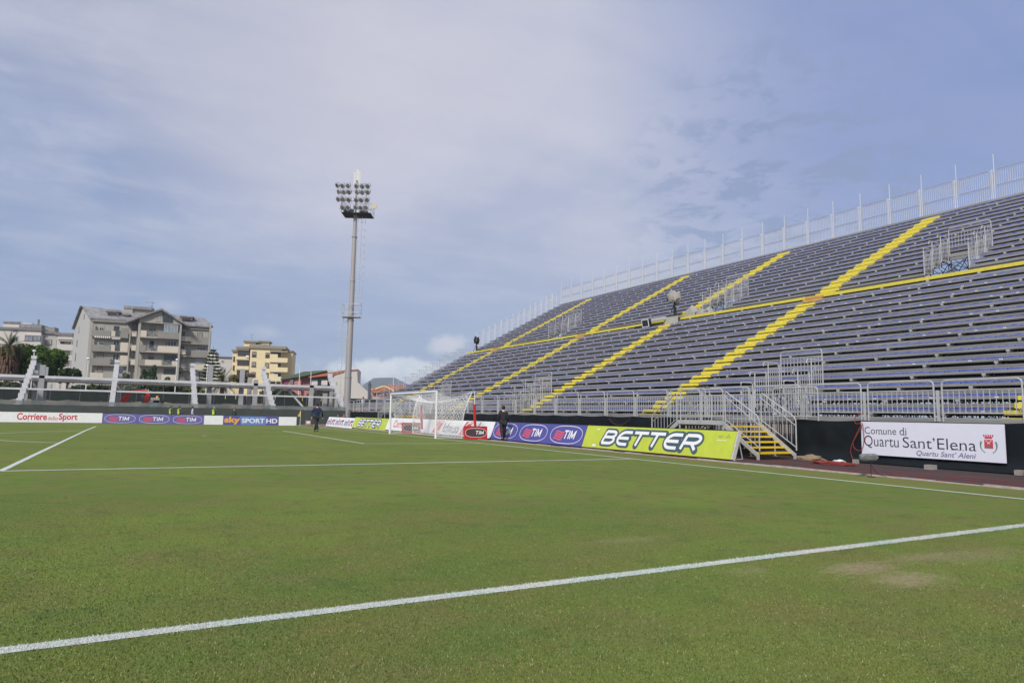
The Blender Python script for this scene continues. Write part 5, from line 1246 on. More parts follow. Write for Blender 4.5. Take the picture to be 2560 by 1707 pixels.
# ------------------------------------------------------------------ floodlight mast
b0 = P(868, 1000, d=80); FY = b0.y; m = thing('floodlight_mast', 'tall grey floodlight mast with four rows of lamps and a ladder', 'floodlight mast', (b0.x, b0.y, -.2))
MST = mat('mast_grey', (.40, .375, .365), .6, .2, var=.12, scale=.6, stretch=(3, 3, .3)); LAMPB = mat('lamp_housing', (.42, .42, .42), .4, .5, var=.2); LGL = mat('lamp_glass', (.20, .20, .21), .1, 0, var=.6, scale=3, spec=.8)
zs = [(0, .40), (5.6, .385), (5.6, .36), (13.3, .33), (13.3, .30), (17.2, .285), (17.2, .265), (22.6, .25), (22.6, .23), (25.4, .22)]
hz_ = .2
tops = {}
for k in range(0, len(zs)-1, 2):
    mb = MB(); mb.tube((0, 0, zs[k][0]), (0, 0, zs[k+1][0]-.0), zs[k][1], 20, r2=zs[k+1][1]); mb.build('mast_section', MST, m, smooth=False)
for z in (5.6, 12.4, 17.2, 22.6): mb = MB(); mb.tube((0, 0, z-.06), (0, 0, z+.06), .43 if z < 8 else (.39 if z < 15 else .33), 20); mb.build('collar', MST, m)
# right vector seen from the camera, to lay the lamp rack out square to the pitch
az = math.atan2(-(CAM[0]-b0.x), (CAM[1]-b0.y)); fx = Vector((b0.x-CAM[0], b0.y-CAM[1], 0)).normalized(); rx = Vector((fx.y, -fx.x, 0))
rx = (Matrix.Rotation(R(-12), 3, 'Z') @ rx); fx = (Matrix.Rotation(R(-12), 3, 'Z') @ fx)
def LP(a, d, z): return rx*a+fx*d+Vector((0, 0, z))
mb = MB(); mb.obox(LP(-1.5, -.9, 25.3), rx*3.5, fx*2.2, (0, 0, .10)); mb.build('platform', mat('dark_grating', (.05, .045, .04), .8), m)
mb = MB()
for (a, d) in ((-1.5, -.9), (2.0, -.9), (2.0, 1.3), (-1.5, 1.3)): mb.tube(LP(a, d, 25.35), LP(a, d, 26.5), .03, 4)
for z in (25.9, 26.5): mb.path([LP(-1.5, -.9, z), LP(2.0, -.9, z), LP(2.0, 1.3, z), LP(-1.5, 1.3, z), LP(-1.5, -.9, z)], .025, 4)
mb.build('platform_rail', GALV, m)
for (a0, a1, z) in ((-1.75, 1.95, 25.75), (-1.85, 1.85, 26.75), (-1.9, 1.9, 28.0)): mb = MB(); mb.tube(LP(a0, -1.05, z), LP(a1, -1.05, z), .05, 6); mb.build('rack_bar', GALV, m)
for a in (-1.5, 1.4): mb = MB(); mb.tube(LP(a, -1.05, 25.4), LP(a, -1.05, 28.0), .05, 6); mb.build('rack_upright', GALV, m)
for s_ in (-1, 1): mb = MB(); mb.tube(LP(s_*1.4, -1.0, 27.3), LP(s_*.9, .2, 25.5), .03, 4); mb.build('rack_brace', GALV, m)
mb = MB(); mb.box(-.6, .6, -.2, .2, 0, .7); o = mb.build('control_box', SCAF, m); o.location = LP(-.9, .3, 25.42)
mb = MB(); mb.box(-.5, .5, -.2, .2, 0, .6); o = mb.build('control_box', SCAF, m); o.location = LP(.9, .4, 25.42)
lb = MB(); lb.tube((0, 0, 0), (0, .30, 0), .29, 14, r2=.20); lb.tube((0, .30, 0), (0, .46, 0), .20, 14, r2=.07)
lb.path([(.29*math.cos(q), -.02, .29*math.sin(q)) for q in np.linspace(0, 6.2832, 15)], .035, 4); lb_me = lb.mesh('floodlight', mat('bright_lamp_housing', (.62, .62, .62), .4, .1, var=.2)); gl_me = MB().tube((0, -.015, 0), (0, -.002, 0), .255, 14).mesh('lamp_glass', LGL); yk_me = MB().path([(-.32, .12, 0), (-.32, .12, .34), (.32, .12, .34), (.32, .12, 0)], .022, 4).mesh('yoke', SCAF)
rr = random.Random(2)
for (z, xs_) in ((28.45, (-2.05, -1.4, -.75, .25, .95, 1.6)), (27.70, (-1.85, -1.2, -.6, .35, 1.0, 1.65)), (26.75, (-1.85, -1.25, -.6, .3, .9, 1.6)), (25.80, (-1.3, -.65, .25, .9, 1.5))):
    for a in xs_:
        o = link('floodlight', lb_me, m); o.location = LP(a, -1.35, z+rr.uniform(-.03, .03)); o.rotation_euler = (R(rr.uniform(18, 30)), 0, math.atan2(-fx.x, fx.y)+R(-25+rr.uniform(-8, 8)+a*6))
        link('lamp_glass', gl_me, o); link('yoke', yk_me, o)
mb = MB(); mb.tube((0, 0, 25.4), (0, 0, 31.2), .10, 8); mb.build('top_pole', MST, m)
for (a, z0, z1) in ((-.28, 28.9, 30.6), (.32, 29.0, 30.8), (.05, 29.6, 31.1)):
    mb = MB(); q = LP(a, -.15, 0); mb.box(q.x-.11, q.x+.11, q.y-.08, q.y+.08, z0, z1); mb.build('aerial_panel', WPAINT, m)
for z in np.arange(28.6, 30.8, .45): mb = MB(); mb.tube(LP(-.75, -.2, z), LP(-.1, 0, z), .02, 4); mb.build('climbing_rung', GALV, m)
mb = MB(); q = LP(2.35, -.9, 26.2); mb.tube(q, q-fx*.12, .36, 18); mb.build('dish_aerial', mat('cream_dish', (.55, .50, .38), .6), m)
def ladder(a, z0, z1, name='ladder'):
    mb = MB(); c_ = LP(a, 0, 0); e = .24
    for s_ in (-1, 1): mb.tube(c_+rx*s_*e+Vector((0, 0, z0)), c_+rx*s_*e+Vector((0, 0, z1)), .032, 4)
    z = z0
    while z < z1: mb.tube(c_-rx*e+Vector((0, 0, z)), c_+rx*e+Vector((0, 0, z)), .024, 4); z += .45
    s1 = -1 if a < 0 else 1
    z = z0
    while z < z1: mb.path([c_+rx*s1*e+Vector((0, 0, z)), c_+rx*s1*(e+.35)-fx*.3+Vector((0, 0, z)), c_+rx*s1*(e+.45)+Vector((0, 0, z))], .022, 3); z += .9
    mb.tube(c_+rx*s1*(e+.45)+Vector((0, 0, z0+1)), c_+rx*s1*(e+.45)+Vector((0, 0, z1)), .022, 3); return mb.build(name, GALD, m)
ladder(-.62, 1.0, 14.4); ladder(.58, 13.6, 25.2)
mb = MB(); mb.obox(LP(-1.0, -.7, 12.75), rx*2.1, fx*1.4, (0, 0, .06)); mb.build('platform', GALV, m)
mb = MB()
for z in (13.3, 14.3): mb.path([LP(-1.0, -.7, z), LP(1.1, -.7, z), LP(1.1, .7, z), LP(-1.0, .7, z), LP(-1, -.7, z)], .03, 4)
for (a, d) in ((-1, -.7), (1.1, -.7), (1.1, .7), (-1, .7), (.05, -.7)): mb.tube(LP(a, d, 12.8), LP(a, d, 14.3), .03, 4)
mb.build('platform_rail', GALV, m)

# ------------------------------------------------------------------ street lamps
def lamp(u, vtop, y, label, ball=True):
    a = P(u, vtop, y=y); t = thing('street_lamp', label, 'street lamp', (a.x, y, 0)); MB().tube((0, 0, 0), (0, 0, a.z), .075, 8, r2=.05).build('pole', WPAINT, t)
    mb = MB()
    if ball: mb.tube((0, 0, a.z), (0, 0, a.z+.16), .22, 10, r2=.16); mb.tube((0, 0, a.z-.1), (0, 0, a.z), .10, 10, r2=.22)
    else: mb.obox((-.05, -.1, a.z), (-.75, 0, .18), (0, .2, 0), (0, 0, .09))
    mb.build('lamp_head', WPAINT, t)
lamp(86, 878, 66, 'white street lamp poking above the leftmost stepped beam'); lamp(221, 897, 66, 'white street lamp before the side wall of the grey block'); lamp(443, 900, 66, 'white street lamp before the right end of the grey block'); lamp(519, 914, 62, 'short white street lamp behind the paired stepped beams'); lamp(750, 917, 80, 'street lamp with a flat head before the pink house', False); lamp(778, 929, 80, 'street lamp before the red tiled roof', False); lamp(691, 937, 78, 'short lamp at the foot of the yellow block', False); lamp(984, 940, 90, 'thin lamp post seen beside the left end of the stand', False)

# ------------------------------------------------------------------ red lorry crane
q = P(350, 1000, y=47.5); t = thing('crane_lorry', 'red folded crane arm beside a white lorry cab behind the green screen', 'lorry', (q.x, 53.5, 0))
def zz3(x, y): a = P(*Z2(x, y), y=53.5); return Vector((a.x-q.x, 0, a.z))
CR = mat('crane_red', (.62, .05, .03), .4)
def beam(a, b, w_): d = (b-a); n_ = Vector((-d.z, 0, d.x)).normalized()*w_; return MB().prism([a-n_, b-n_, b+n_, a+n_], (0, .5, 0))
beam(zz3(575, 1225), zz3(645, 1140), .30).build('crane_arm', CR, t); beam(zz3(640, 1130), zz3(690, 1100), .22).build('crane_arm', CR, t); beam(zz3(690, 1098), zz3(870, 1098), .17).build('crane_arm', CR, t); beam(zz3(865, 1150), zz3(850, 1235), .24).build('crane_arm', CR, t); beam(zz3(868, 1100), zz3(880, 1155), .18).build('crane_arm', CR, t); beam(zz3(815, 1140), zz3(812, 1230), .12).build('crane_strut', SCAF, t)
a = zz3(900, 1170); b = zz3(1040, 1240); mb = MB(); mb.hexa([(a.x, 0, -.2), (b.x, 0, -.2), (b.x, 2, -.2), (a.x, 2, -.2), (a.x+.1, .1, a.z), (b.x-.35, .1, a.z), (b.x-.35, 1.9, a.z), (a.x+.1, 1.9, a.z)]); mb.build('cab', WPAINT, t)
c_ = zz3(940, 1200); d = zz3(1005, 1228); MB().box(c_.x, d.x, .02, .12, d.z, c_.z).build('cab_window', BLACK, t); mb = MB(); c_ = zz3(1018, 1180); mb.box(c_.x, c_.x+.4, -.3, .1, c_.z-.9, c_.z-.3); mb.build('mirror', BLACK, t)
for xx in (a.x+.6, b.x-.6): MB().tube((xx, -.05, .3), (xx, .3, .3), .5, 14).build('wheel', BLACK, t)
mb = MB(); c_ = zz3(985, 1155); mb.tube((c_.x, .5, a.z), (c_.x, .5, a.z+.25), .12, 8); mb.build('beacon', ORP, t)
MB().box(zz3(560, 1200).x, a.x-.1, .1, 2.0, .5, .9).build('chassis', SCAF, t)

# ------------------------------------------------------------------ people
def skin_mesh(joints, edges, sub=2):
    me = bpy.data.meshes.new('sk'); names = list(joints); me.from_pydata([joints[k][0] for k in names], [(names.index(a), names.index(b)) for a, b in edges], [])
    ob = bpy.data.objects.new('sk', me); C.objects.link(ob); md = ob.modifiers.new('s', 'SKIN'); md.use_smooth_shade = True
    for i, k in enumerate(names):
        r_ = joints[k][1]; r_ = r_ if isinstance(r_, tuple) else (r_, r_); me.skin_vertices[0].data[i].radius = r_
    me.skin_vertices[0].data[0].use_root = True
    sb = ob.modifiers.new('u', 'SUBSURF'); sb.levels = sub; sb.render_levels = sub
    dg = bpy.context.evaluated_depsgraph_get(); dg.update(); m2 = bpy.data.meshes.new_from_object(ob.evaluated_get(dg)); bpy.data.objects.remove(ob)
    return m2
def person(label, loc, rz, H=1.78, top=SUIT, legs=SUIT, hair=HAIR, pose='walk', vest=None, group=None, extra=None):
    t = thing('person', label, 'person', loc, rz, group); s_ = H/1.78
    J = {}
    def j(n, x, y, z, r): J[n] = ((x*s_, y*s_, z*s_), (r[0]*s_, r[1]*s_) if isinstance(r, tuple) else r*s_)
    sit = pose == 'sit'; zo = -.45 if sit else 0
    j('pelvis', 0, 0, .96+zo, (.145, .105)); j('waist', 0, .0, 1.10+zo, (.135, .10)); j('chest', 0, .01, 1.32+zo, (.165, .115)); j('neckb', 0, -.005, 1.47+zo, (.085, .07)); j('neck', 0, .01, 1.54+zo, .052); j('head', 0, .025, 1.64+zo, (.075, .085)); j('crown', 0, .02, 1.72+zo, (.068, .078))
    ed = [('pelvis', 'waist'), ('waist', 'chest'), ('chest', 'neckb'), ('neckb', 'neck'), ('neck', 'head'), ('head', 'crown')]
    for sd_, sg in (('l', -1), ('r', 1)):
        if pose == 'walk': kn = (.10*sg, .10*sg, .52); an = (.07*sg, .02*sg+ (.16 if sg > 0 else -.30), .10+(.0 if sg > 0 else .07)); 
        elif pose == 'stride': kn = (.05*sg, .16*sg, .53); an = (.0*sg-.0, .24*sg+(-.06 if sg < 0 else .0), .10+(.05 if sg < 0 else 0))
        elif sit: kn = (.12*sg, .40, .50); an = (.12*sg, .42, .09)
        else: kn = (.10*sg, .02, .52); an = (.10*sg, -.01, .09)
        j('hip'+sd_, .095*sg, 0, .90+zo, (.095, .10)); j('knee'+sd_, *kn, .062); j('ank'+sd_, *an, .042); j('toe'+sd_, an[0]+.02*sg, an[1]+.17, max(an[2]-.06, .035), .036)
        ed += [('pelvis', 'hip'+sd_), ('hip'+sd_, 'knee'+sd_), ('knee'+sd_, 'ank'+sd_), ('ank'+sd_, 'toe'+sd_)]
        if pose == 'walk': el = (.25*sg, -.04*sg, 1.16); ha = (.26*sg, .14+.02*sg, .96)
        elif pose == 'stride': el = (.30*sg, -.10*sg, 1.18); ha = (.40*sg if sg > 0 else -.36, .10*sg, .92)
        elif sit: el = (.24*sg, .12, 1.16+zo); ha = (.15*sg, .34, 1.02+zo)
        else: el = (.25*sg, -.02, 1.17); ha = (.24*sg, .10, .95)
        j('sho'+sd_, .185*sg, 0, 1.42+zo, .068); j('elb'+sd_, *el, .045); j('wri'+sd_, *ha, .029)
        d_ = (Vector(ha)-Vector(el)).normalized(); pm_ = Vector(ha)+d_*.07; j('palm'+sd_, *pm_, (.036, .020))
        ed += [('chest', 'sho'+sd_), ('sho'+sd_, 'elb'+sd_), ('elb'+sd_, 'wri'+sd_), ('wri'+sd_, 'palm'+sd_)]
    for k in range(1): pass
    body = skin_mesh(J, ed); body.materials.clear(); body.materials.append(SKIN); body.name = 'body'
    link('body', body, t)
    # fingers
    fm_ = MB()
    for sd_, sg in (('l', -1), ('r', 1)):
        p0 = Vector(J['palm'+sd_][0]); d_ = (p0-Vector(J['wri'+sd_][0])).normalized(); sv = Vector((0, 1, 0)); sv = (sv-d_*sv.dot(d_)).normalized()
        for k, ln in enumerate((.062, .075, .072, .055)):
            b0_ = p0+sv*(k-1.5)*.019*s_+d_*.02; m_ = b0_+d_*ln*.55*s_; e_ = m_+(d_*.8+Vector((-sg*.5, 0, 0))).normalized()*ln*.55*s_; fm_.tube(b0_, m_, .0085*s_, 5); fm_.tube(m_, e_, .0080*s_, 5, r2=.006*s_)
        b0_ = p0+sv*.03*s_-d_*.03; fm_.tube(b0_, b0_+(sv*.6+d_)*.05*s_, .010*s_, 5, r2=.007*s_)
    fm_.build('fingers', SKIN, t)
    # jacket or shirt
    gj = {k: (J[k][0], tuple((q*1.14+.008) for q in (J[k][1] if isinstance(J[k][1], tuple) else (J[k][1],)*2))) for k in ('pelvis', 'waist', 'chest', 'shol', 'elbl', 'wril', 'shor', 'elbr', 'wrir')}
    pv = J['pelvis'][0]; gj['hem'] = ((pv[0], pv[1], pv[2]-.10*s_), (.165*s_, .135*s_)); nb = J['neckb'][0]; gj['col'] = ((nb[0], nb[1], nb[2]-.01), (.09*s_, .08*s_))
    ge = [('hem', 'pelvis'), ('pelvis', 'waist'), ('waist', 'chest'), ('chest', 'col')]+[x for s__ in 'lr' for x in (('chest', 'sho'+s__), ('sho'+s__, 'elb'+s__), ('elb'+s__, 'wri'+s__))]
    gj = {k: gj[k] for k in ['chest']+[k for k in gj if k != 'chest']}
    jm = skin_mesh(gj, ge); jm.materials.clear(); jm.materials.append(top); link('jacket', jm, t)
    if vest:
        vj = {'chest': (J['chest'][0], (.21*s_, .165*s_)), 'waist': (J['waist'][0], (.18*s_, .155*s_)), 'hem': (gj['hem'][0], (.19*s_, .17*s_)), 'col': ((nb[0], nb[1], nb[2]-.02), (.13*s_, .10*s_))}
        vm = skin_mesh(vj, [('chest', 'waist'), ('waist', 'hem'), ('chest', 'col')]); vm.materials.clear(); vm.materials.append(vest); link('safety_vest', vm, t)
    lj = {'pelvis': (J['pelvis'][0], (.155*s_, .12*s_))}; le = []
    for s__ in 'lr':
        for n_, m_ in (('hip', 1.1), ('knee', 1.25), ('ank', 1.55)): q = J[n_+s__]; r_ = q[1] if isinstance(q[1], tuple) else (q[1],)*2; lj[n_+s__] = (q[0], tuple(a*m_+.004 for a in r_))
        le += [('pelvis', 'hip'+s__), ('hip'+s__, 'knee'+s__), ('knee'+s__, 'ank'+s__)]
    tm = skin_mesh(lj, le); tm.materials.clear(); tm.materials.append(legs); link('trousers', tm, t)
    for s__ in 'lr':
        a, b = Vector(J['ank'+s__][0]), Vector(J['toe'+s__][0]); sm = skin_mesh({'a': (a-Vector((0, .05, .045))*s_, .05*s_), 'b': ((a+b)/2-Vector((0, 0, .02)), (.05*s_, .04*s_)), 'c': (b+Vector((0, .04, 0)), (.046*s_, .03*s_))}, [('a', 'b'), ('b', 'c')], 1); sm.materials.clear(); sm.materials.append(SHOE); link('shoe', sm, t)
    h = Vector(J['head'][0]); hm = MB()
    bm = bmesh.new(); bmesh.ops.create_icosphere(bm, subdivisions=3, radius=.105*s_)
    for v in list(bm.verts):
        v.co.y *= 1.08; v.co.z *= 1.08
    bmesh.ops.delete(bm, geom=[v for v in bm.verts if (v.co.z < -.015*s_ and v.co.y > -.02*s_) or (v.co.y > .062*s_ and v.co.z < .055*s_) or v.co.z < -.10*s_], context='VERTS')
    for v in bm.verts: v.co += h+Vector((0, -.006*s_, .035*s_))
    me = bpy.data.meshes.new('hair'); bm.to_mesh(me); bm.free(); me.materials.append(hair); me.polygons.foreach_set('use_smooth', [True]*len(me.polygons)); link('hair', me, t)
    # face: nose, eyes, mouth, ears
    f = MB(); f.prism([h+Vector((-.012*s_, .095*s_, -.02*s_)), h+Vector((.012*s_, .095*s_, -.02*s_)), h+Vector((0, .10*s_, .03*s_))], (0, .022*s_, 0))
    for sg in (-1, 1): f.box(h.x+sg*.085*s_-.008, h.x+sg*.085*s_+.008, h.y-.015, h.y+.012, h.z-.03, h.z+.03)
    f.build('nose_and_ears', SKIN, t)
    e = MB()
    for sg in (-1, 1): e.box(h.x+sg*.032*s_-.010, h.x+sg*.032*s_+.010, h.y+.088*s_, h.y+.096*s_, h.z+.022*s_, h.z+.030*s_)
    e.box(h.x-.022*s_, h.x+.022*s_, h.y+.088*s_, h.y+.096*s_, h.z-.045*s_, h.z-.039*s_); e.build('eyes_and_mouth', HAIR, t)
    return t, J
toc = lambda x, y: math.atan2(-(x-CAM[0]), (y-CAM[1]))     # rotation that turns a figure's face away from the camera
x, y = 2.45, -6.75
t, J = person('man in a black suit walking away beside the violet boards, white paper in hand', (x, y, 0), toc(x, y)+R(10), 1.80, SUIT, SUIT, pose='walk')
p0 = Vector(J['palml'][0]); MB().obox(p0+Vector((-.02, .02, -.05)), (.11, .02, 0), (0, .004, 0), (.01, .01, .07)).build('paper', LET, t)
MB().tube(Vector(J['neckb'][0])+Vector((0, 0, .03)), Vector(J['neckb'][0])+Vector((0, .005, .062)), .066, 12, r2=.060).build('shirt_collar', LET, t)
q = P(790, 1080.5, z=0); x, y = q.x, q.y
t, J = person('man in a navy pullover walking away on the grass, arms swinging out', (x, y, 0), toc(x, y)+R(20), 1.86, NAVY, SUIT, pose='stride')
MB().tube(Vector(J['neckb'][0]), Vector(J['neckb'][0])+Vector((0, .005, .05)), .074, 12, r2=.064).build('shirt_collar', mat('pale_blue_cloth', (.45, .5, .6), .8), t)
MB().box(J['palmr'][0][0]-.03, J['palmr'][0][0]+.03, J['palmr'][0][1]-.03, J['palmr'][0][1]+.05, J['palmr'][0][2]-.04, J['palmr'][0][2]+.03).build('paper', LET, t)
PSH = mat('pale_shirt', (.55, .58, .68), .8, var=.1); GRJ = mat('dark_green_jacket', (.012, .055, .04), .8); GH = mat('grey_hair', (.3, .28, .26), .9); REDH = mat('red_cap', (.35, .08, .05), .8)
for (u, lb, tp, vs, hr, rot) in ((426, 'person in a yellow vest, leftmost behind the violet boards', GRJ, HIVIS, HAIR, -80), (447, 'person in a yellow vest over blue, second behind the violet boards', NAVY, HIVIS, HAIR, -70), (480.5, 'person in a pale shirt behind the last violet board', PSH, None, HAIR, -90), (534, 'grey haired person in a yellow vest behind the plain white board', GRJ, HIVIS, GH, -60), (585, 'person in a dark green jacket behind the blue television board', GRJ, None, REDH, -40)):
    q = P(u, 1040, y=37.2); person(lb, (q.x, 37.2, -.16), toc(q.x, 37.2)+R(rot), 1.74, tp, NAVY, hr, 'stand', vs)
q = P(846.5, 1045, y=34.0); person('person in dark clothes sitting behind the boards in the far corner', (q.x, 34.3, -.2), R(200), 1.75, SUIT, SUIT, HAIR, 'sit')
q = P(861, 1045, y=34.3); person('person in a brown shirt sitting beside the end of the stand', (q.x, 34.5, -.15), R(170), 1.75, mat('brown_shirt', (.16, .07, .06), .8), SUIT, HAIR, 'sit')
q = P(877, 1003, x=8.3); person('person in a white shirt standing on the platform by the mast', (8.3, 37.3, 1.32), R(30), 1.7, mat('lilac_white_shirt', (.60, .60, .75), .8), NAVY, HAIR, 'stand')
for (yy, lb) in ((34.3, 0), (34.5, 1)): pass
q = P(846.5, 1045, y=34.0); q2 = P(861, 1045, y=34.3)
for qq, yy, lb in ((q, 34.3, 'low bench under the seated person in dark clothes'), (q2, 34.5, 'low bench under the seated person in brown')):
    t = thing('stool', lb, 'stool', (qq.x, yy, -.2)); MB().box(-.2, .2, -.2, .2, .36, .40).build('seat', BLACK, t); [MB().tube((a*.17, b*.17, 0), (a*.17, b*.17, .36), .015, 5).build('leg', SCAF, t) for a in (-1, 1) for b in (-1, 1)]

# ------------------------------------------------------------------ microphone, cables, rubble
q = P(2178, 1192, z=0); t = thing('furry_microphone', 'grey furry microphone on a short stand at the edge of the grass', 'microphone', (q.x, q.y, 0))
W0 = P(2150, 1151, y=q.y); W1 = P(2201, 1151, y=q.y)
a = Vector((W0.x-q.x, -.02, .50)); b = Vector((W1.x-q.x, .10, .49)); fm_ = MB(); n = 5200; rr = random.Random(8)
ax = (b-a); L_ = ax.length; ax.normalize(); o1 = ax.orthogonal().normalized(); o2 = ax.cross(o1)
core = skin_mesh({'a': (a+ax*.05, .052), 'b': ((a+b)/2, .06), 'c': (b-ax*.05, .052)}, [('a', 'b'), ('b', 'c')], 2); core.materials.clear(); core.materials.append(FUR); link('windshield', core, t)
for k in range(n):
    s_ = rr.random(); an = rr.uniform(0, 6.28); rad = .062*math.sqrt(max(0, 1-abs(2*s_-1)**5)); nr = o1*math.cos(an)+o2*math.sin(an)
    if s_ < .03: nr = (nr-ax).normalized()
    if s_ > .97: nr = (nr+ax).normalized()
    p_ = a+ax*L_*s_+nr*rad*.85; tip = p_+nr*rr.uniform(.025, .05)+Vector((0, 0, -.018))+ax*rr.uniform(-.02, .02); w_ = ax*.0035
    fm_.poly([p_-w_, p_+w_, tip])
fm_.build('fur', FUR, t, kind='stuff'); mb = MB(); mb.tube((0, 0, .0), (0, 0, .42), .009, 6); mb.build('stand', BLACK, t); MB().tube((0, 0, 0), (0, 0, .02), .09, 12).build('base', BLACK, t)
CAB = mat('red_cable', (.34, .045, .035), .6, var=.2); BCAB = mat('black_cable', (.01, .01, .01), .6)
def cable(label, pts, r, m_, name='cable', sub=6):
    pts = [Vector(p_) for p_ in pts]; out_ = []
    for i in range(len(pts)-1):
        p0, p1, p2, p3 = pts[max(i-1, 0)], pts[i], pts[i+1], pts[min(i+2, len(pts)-1)]
        for k in range(sub):
            t_ = k/sub; out_.append(.5*((2*p1)+(-p0+p2)*t_+(2*p0-5*p1+4*p2-p3)*t_**2+(-p0+3*p1-3*p2+p3)*t_**3))
    out_.append(pts[-1]); return tag(MB().path(out_, r, 5).build(name, m_), label, 'cable')
ZZ = lambda x, y: (1960+x/3.563, 820+y/3.563)
tx = XF-.32
cable('red cable looped over the barrier beside the town sign', [P(*ZZ(a, b), x=tx) for a, b in ((700, 770), (655, 770), (632, 810), (640, 850), (700, 850), (650, 950), (615, 1020), (630, 1070), (680, 1090), (712, 1020), (708, 900), (690, 860), (620, 1000), (595, 1080), (605, 1150), (640, 1200))], .011, CAB)
rr = random.Random(11); base = P(*ZZ(500, 1210), z=0)
for k in range(2):
    pts = []
    for i in range(46): an = i*.75; pts.append((base.x-.35+.32*math.cos(an)+rr.uniform(-.08, .08), base.y+(.55+.15*k)*math.sin(an)+rr.uniform(-.12, .12), .012+.0012*i+.004*rr.random()))
    cable(('tangled heap' if k else 'loose coil')+' of red cable on the track below the sign', pts, .010, CAB, sub=3)
for k, xo in enumerate((3.2, 4.0, 2.5)):
    pts = [(xo+.12*math.sin(y*1.3+k)+.25*noise.noise(Vector((y*.4, k*5, 0))), y, .006+.0*k) for y in np.arange(-34, -22.6+k*3, .7)]
    cable(('nearest the kerb', 'in the middle of', 'close to the edge of')[(k+1) % 3]+' the track, a thin red cable along the stand' if False else ('thin red cable running along the middle of the track', 'thin red cable running near the tarpaulin', 'thin red cable running beside the kerb')[k], pts, .006, CAB, sub=2)
cable('thin red cable sagging over the tarpaulin left of the big lime board', [P(1440+a/3.7935, 840+b/3.7935, x=XF-.25) for a, b in ((315, 780), (340, 815), (390, 840), (440, 835), (500, 800), (520, 775))], .008, CAB)
cable('thin black microphone cable on the grass', [(q.x, q.y, .3), (q.x+.1, q.y-.1, .1), (q.x+.3, q.y-.2, .01), (q.x+.7, q.y-.2, .008), (q.x+1.2, q.y+.3, -.0)], .006, BCAB)
BLKM = mat('weathered_block', (.36, .32, .28), .9, var=.25, scale=6, bump=.3)
for (u0, u1, v0, lb) in ((2320, 2380, 1172, 'flat concrete block holding down the tarpaulin below the town sign'), (2545, 2585, 1186, 'flat concrete block at the right edge of the picture'), (2141, 2158, 1158, 'small pale block on the ground behind the furry microphone')):
    a = P(u0, v0, z=0); b = P(u1, v0, z=0); tag(MB().box(a.x-.2, a.x+.05, min(a.y, b.y), max(a.y, b.y)-.0, -.005, .13).build('concrete_block', BLKM), lb, 'block')
t0 = P(2000, 1147, z=0); v = []; 
for k, (lb, cx_, cy_, s_, mm_) in enumerate((('crumpled brown cardboard lying by the foot of the yellow stairs', 6.3, -21.9, .5, mat('cardboard', (.33, .24, .15), .9, var=.3)), ('crumpled white plastic bag at the foot of the tarpaulin', 6.5, -22.9, .18, LET))):
    bm = bmesh.new(); bmesh.ops.create_icosphere(bm, subdivisions=3, radius=s_)
    for vv in bm.verts: vv.co = Vector((vv.co.x*.5, vv.co.y*1.1, max(vv.co.z, -.02)*.32))*(1+.6*noise.noise(vv.co*6/s_*.3))
    me = bpy.data.meshes.new('litter'); bm.to_mesh(me); bm.free(); me.materials.append(mm_); o = link('crumpled_litter', me); o.location = (cx_, cy_, 0.0); tag(o, lb, 'litter')
t = thing('equipment_crate', 'small brownish crate behind the kerb in the far corner by the flag', 'crate', P(770, 1060, y=33.4).xy.to_3d()+Vector((0, 0, -.18))); MB().box(-.25, .25, -.2, .2, 0, .55).build('box', mat('reddish_crate', (.40, .25, .21), .8, var=.2), t); MB().box(-.2, .15, -.215, -.205, .25, .48).build('label', LET, t)
t = thing('plank_pile', 'low pile of planks on the ground in the far corner', 'planks', P(790, 1068, y=33.3).xy.to_3d()+Vector((0, 0, -.18)))
for k in range(5): MB().obox((-2.2+.3*k, -.3+.12*k, .02+.03*k), (3.2, .1, 0), (0, .12, 0), (0, 0, .03)).build('plank', mat('raw_timber', (.38, .27, .18), .9, var=.3, scale=5), t)

# ------------------------------------------------------------------ things on the stand
def tripod_camera(label, foot, h, w_, cover):
    t = thing('television_camera', label, 'camera', foot); z = h
    for k in range(3): a = k*2.09+.4; MB().tube((.0, 0, z*.52), (.38*math.cos(a), .38*math.sin(a), 0), .03, 6, r2=.022).build('tripod_leg', BLACK, t)
    MB().tube((0, 0, 0), (0, 0, z*.58), .07, 8).build('column', BLACK, t)
    bm = bmesh.new(); bmesh.ops.create_icosphere(bm, subdivisions=4, radius=1)
    for v in bm.verts:
        c_ = v.co.copy(); n1 = noise.noise(c_*1.7+Vector((h, 0, 0))); fold = .09*math.sin(c_.y*9+c_.z*3)*max(0, 1-abs(c_.z))+.12*n1
        sx_ = math.copysign(abs(c_.x)**.75, c_.x); sy_ = math.copysign(abs(c_.y)**.7, c_.y); sz_ = math.copysign(abs(c_.z)**.7, c_.z)
        v.co = Vector((sx_*w_*.42*(1+fold), sy_*w_*.62*(1+fold*.6)+(.10*w_*sz_), z*.78+sz_*z*.235*(1+.5*n1)-(.06*abs(sy_) if sz_ > 0 else 0)))
    me = bpy.data.meshes.new('rain_cover'); bm.to_mesh(me); bm.free(); me.materials.append(cover); me.polygons.foreach_set('use_smooth', [True]*len(me.polygons)); link('rain_cover', me, t)
    MB().box(-.12*w_, .16*w_, w_*.58, w_*.85, z*.70, z*.86).build('lens_hood', BLACK, t); return t
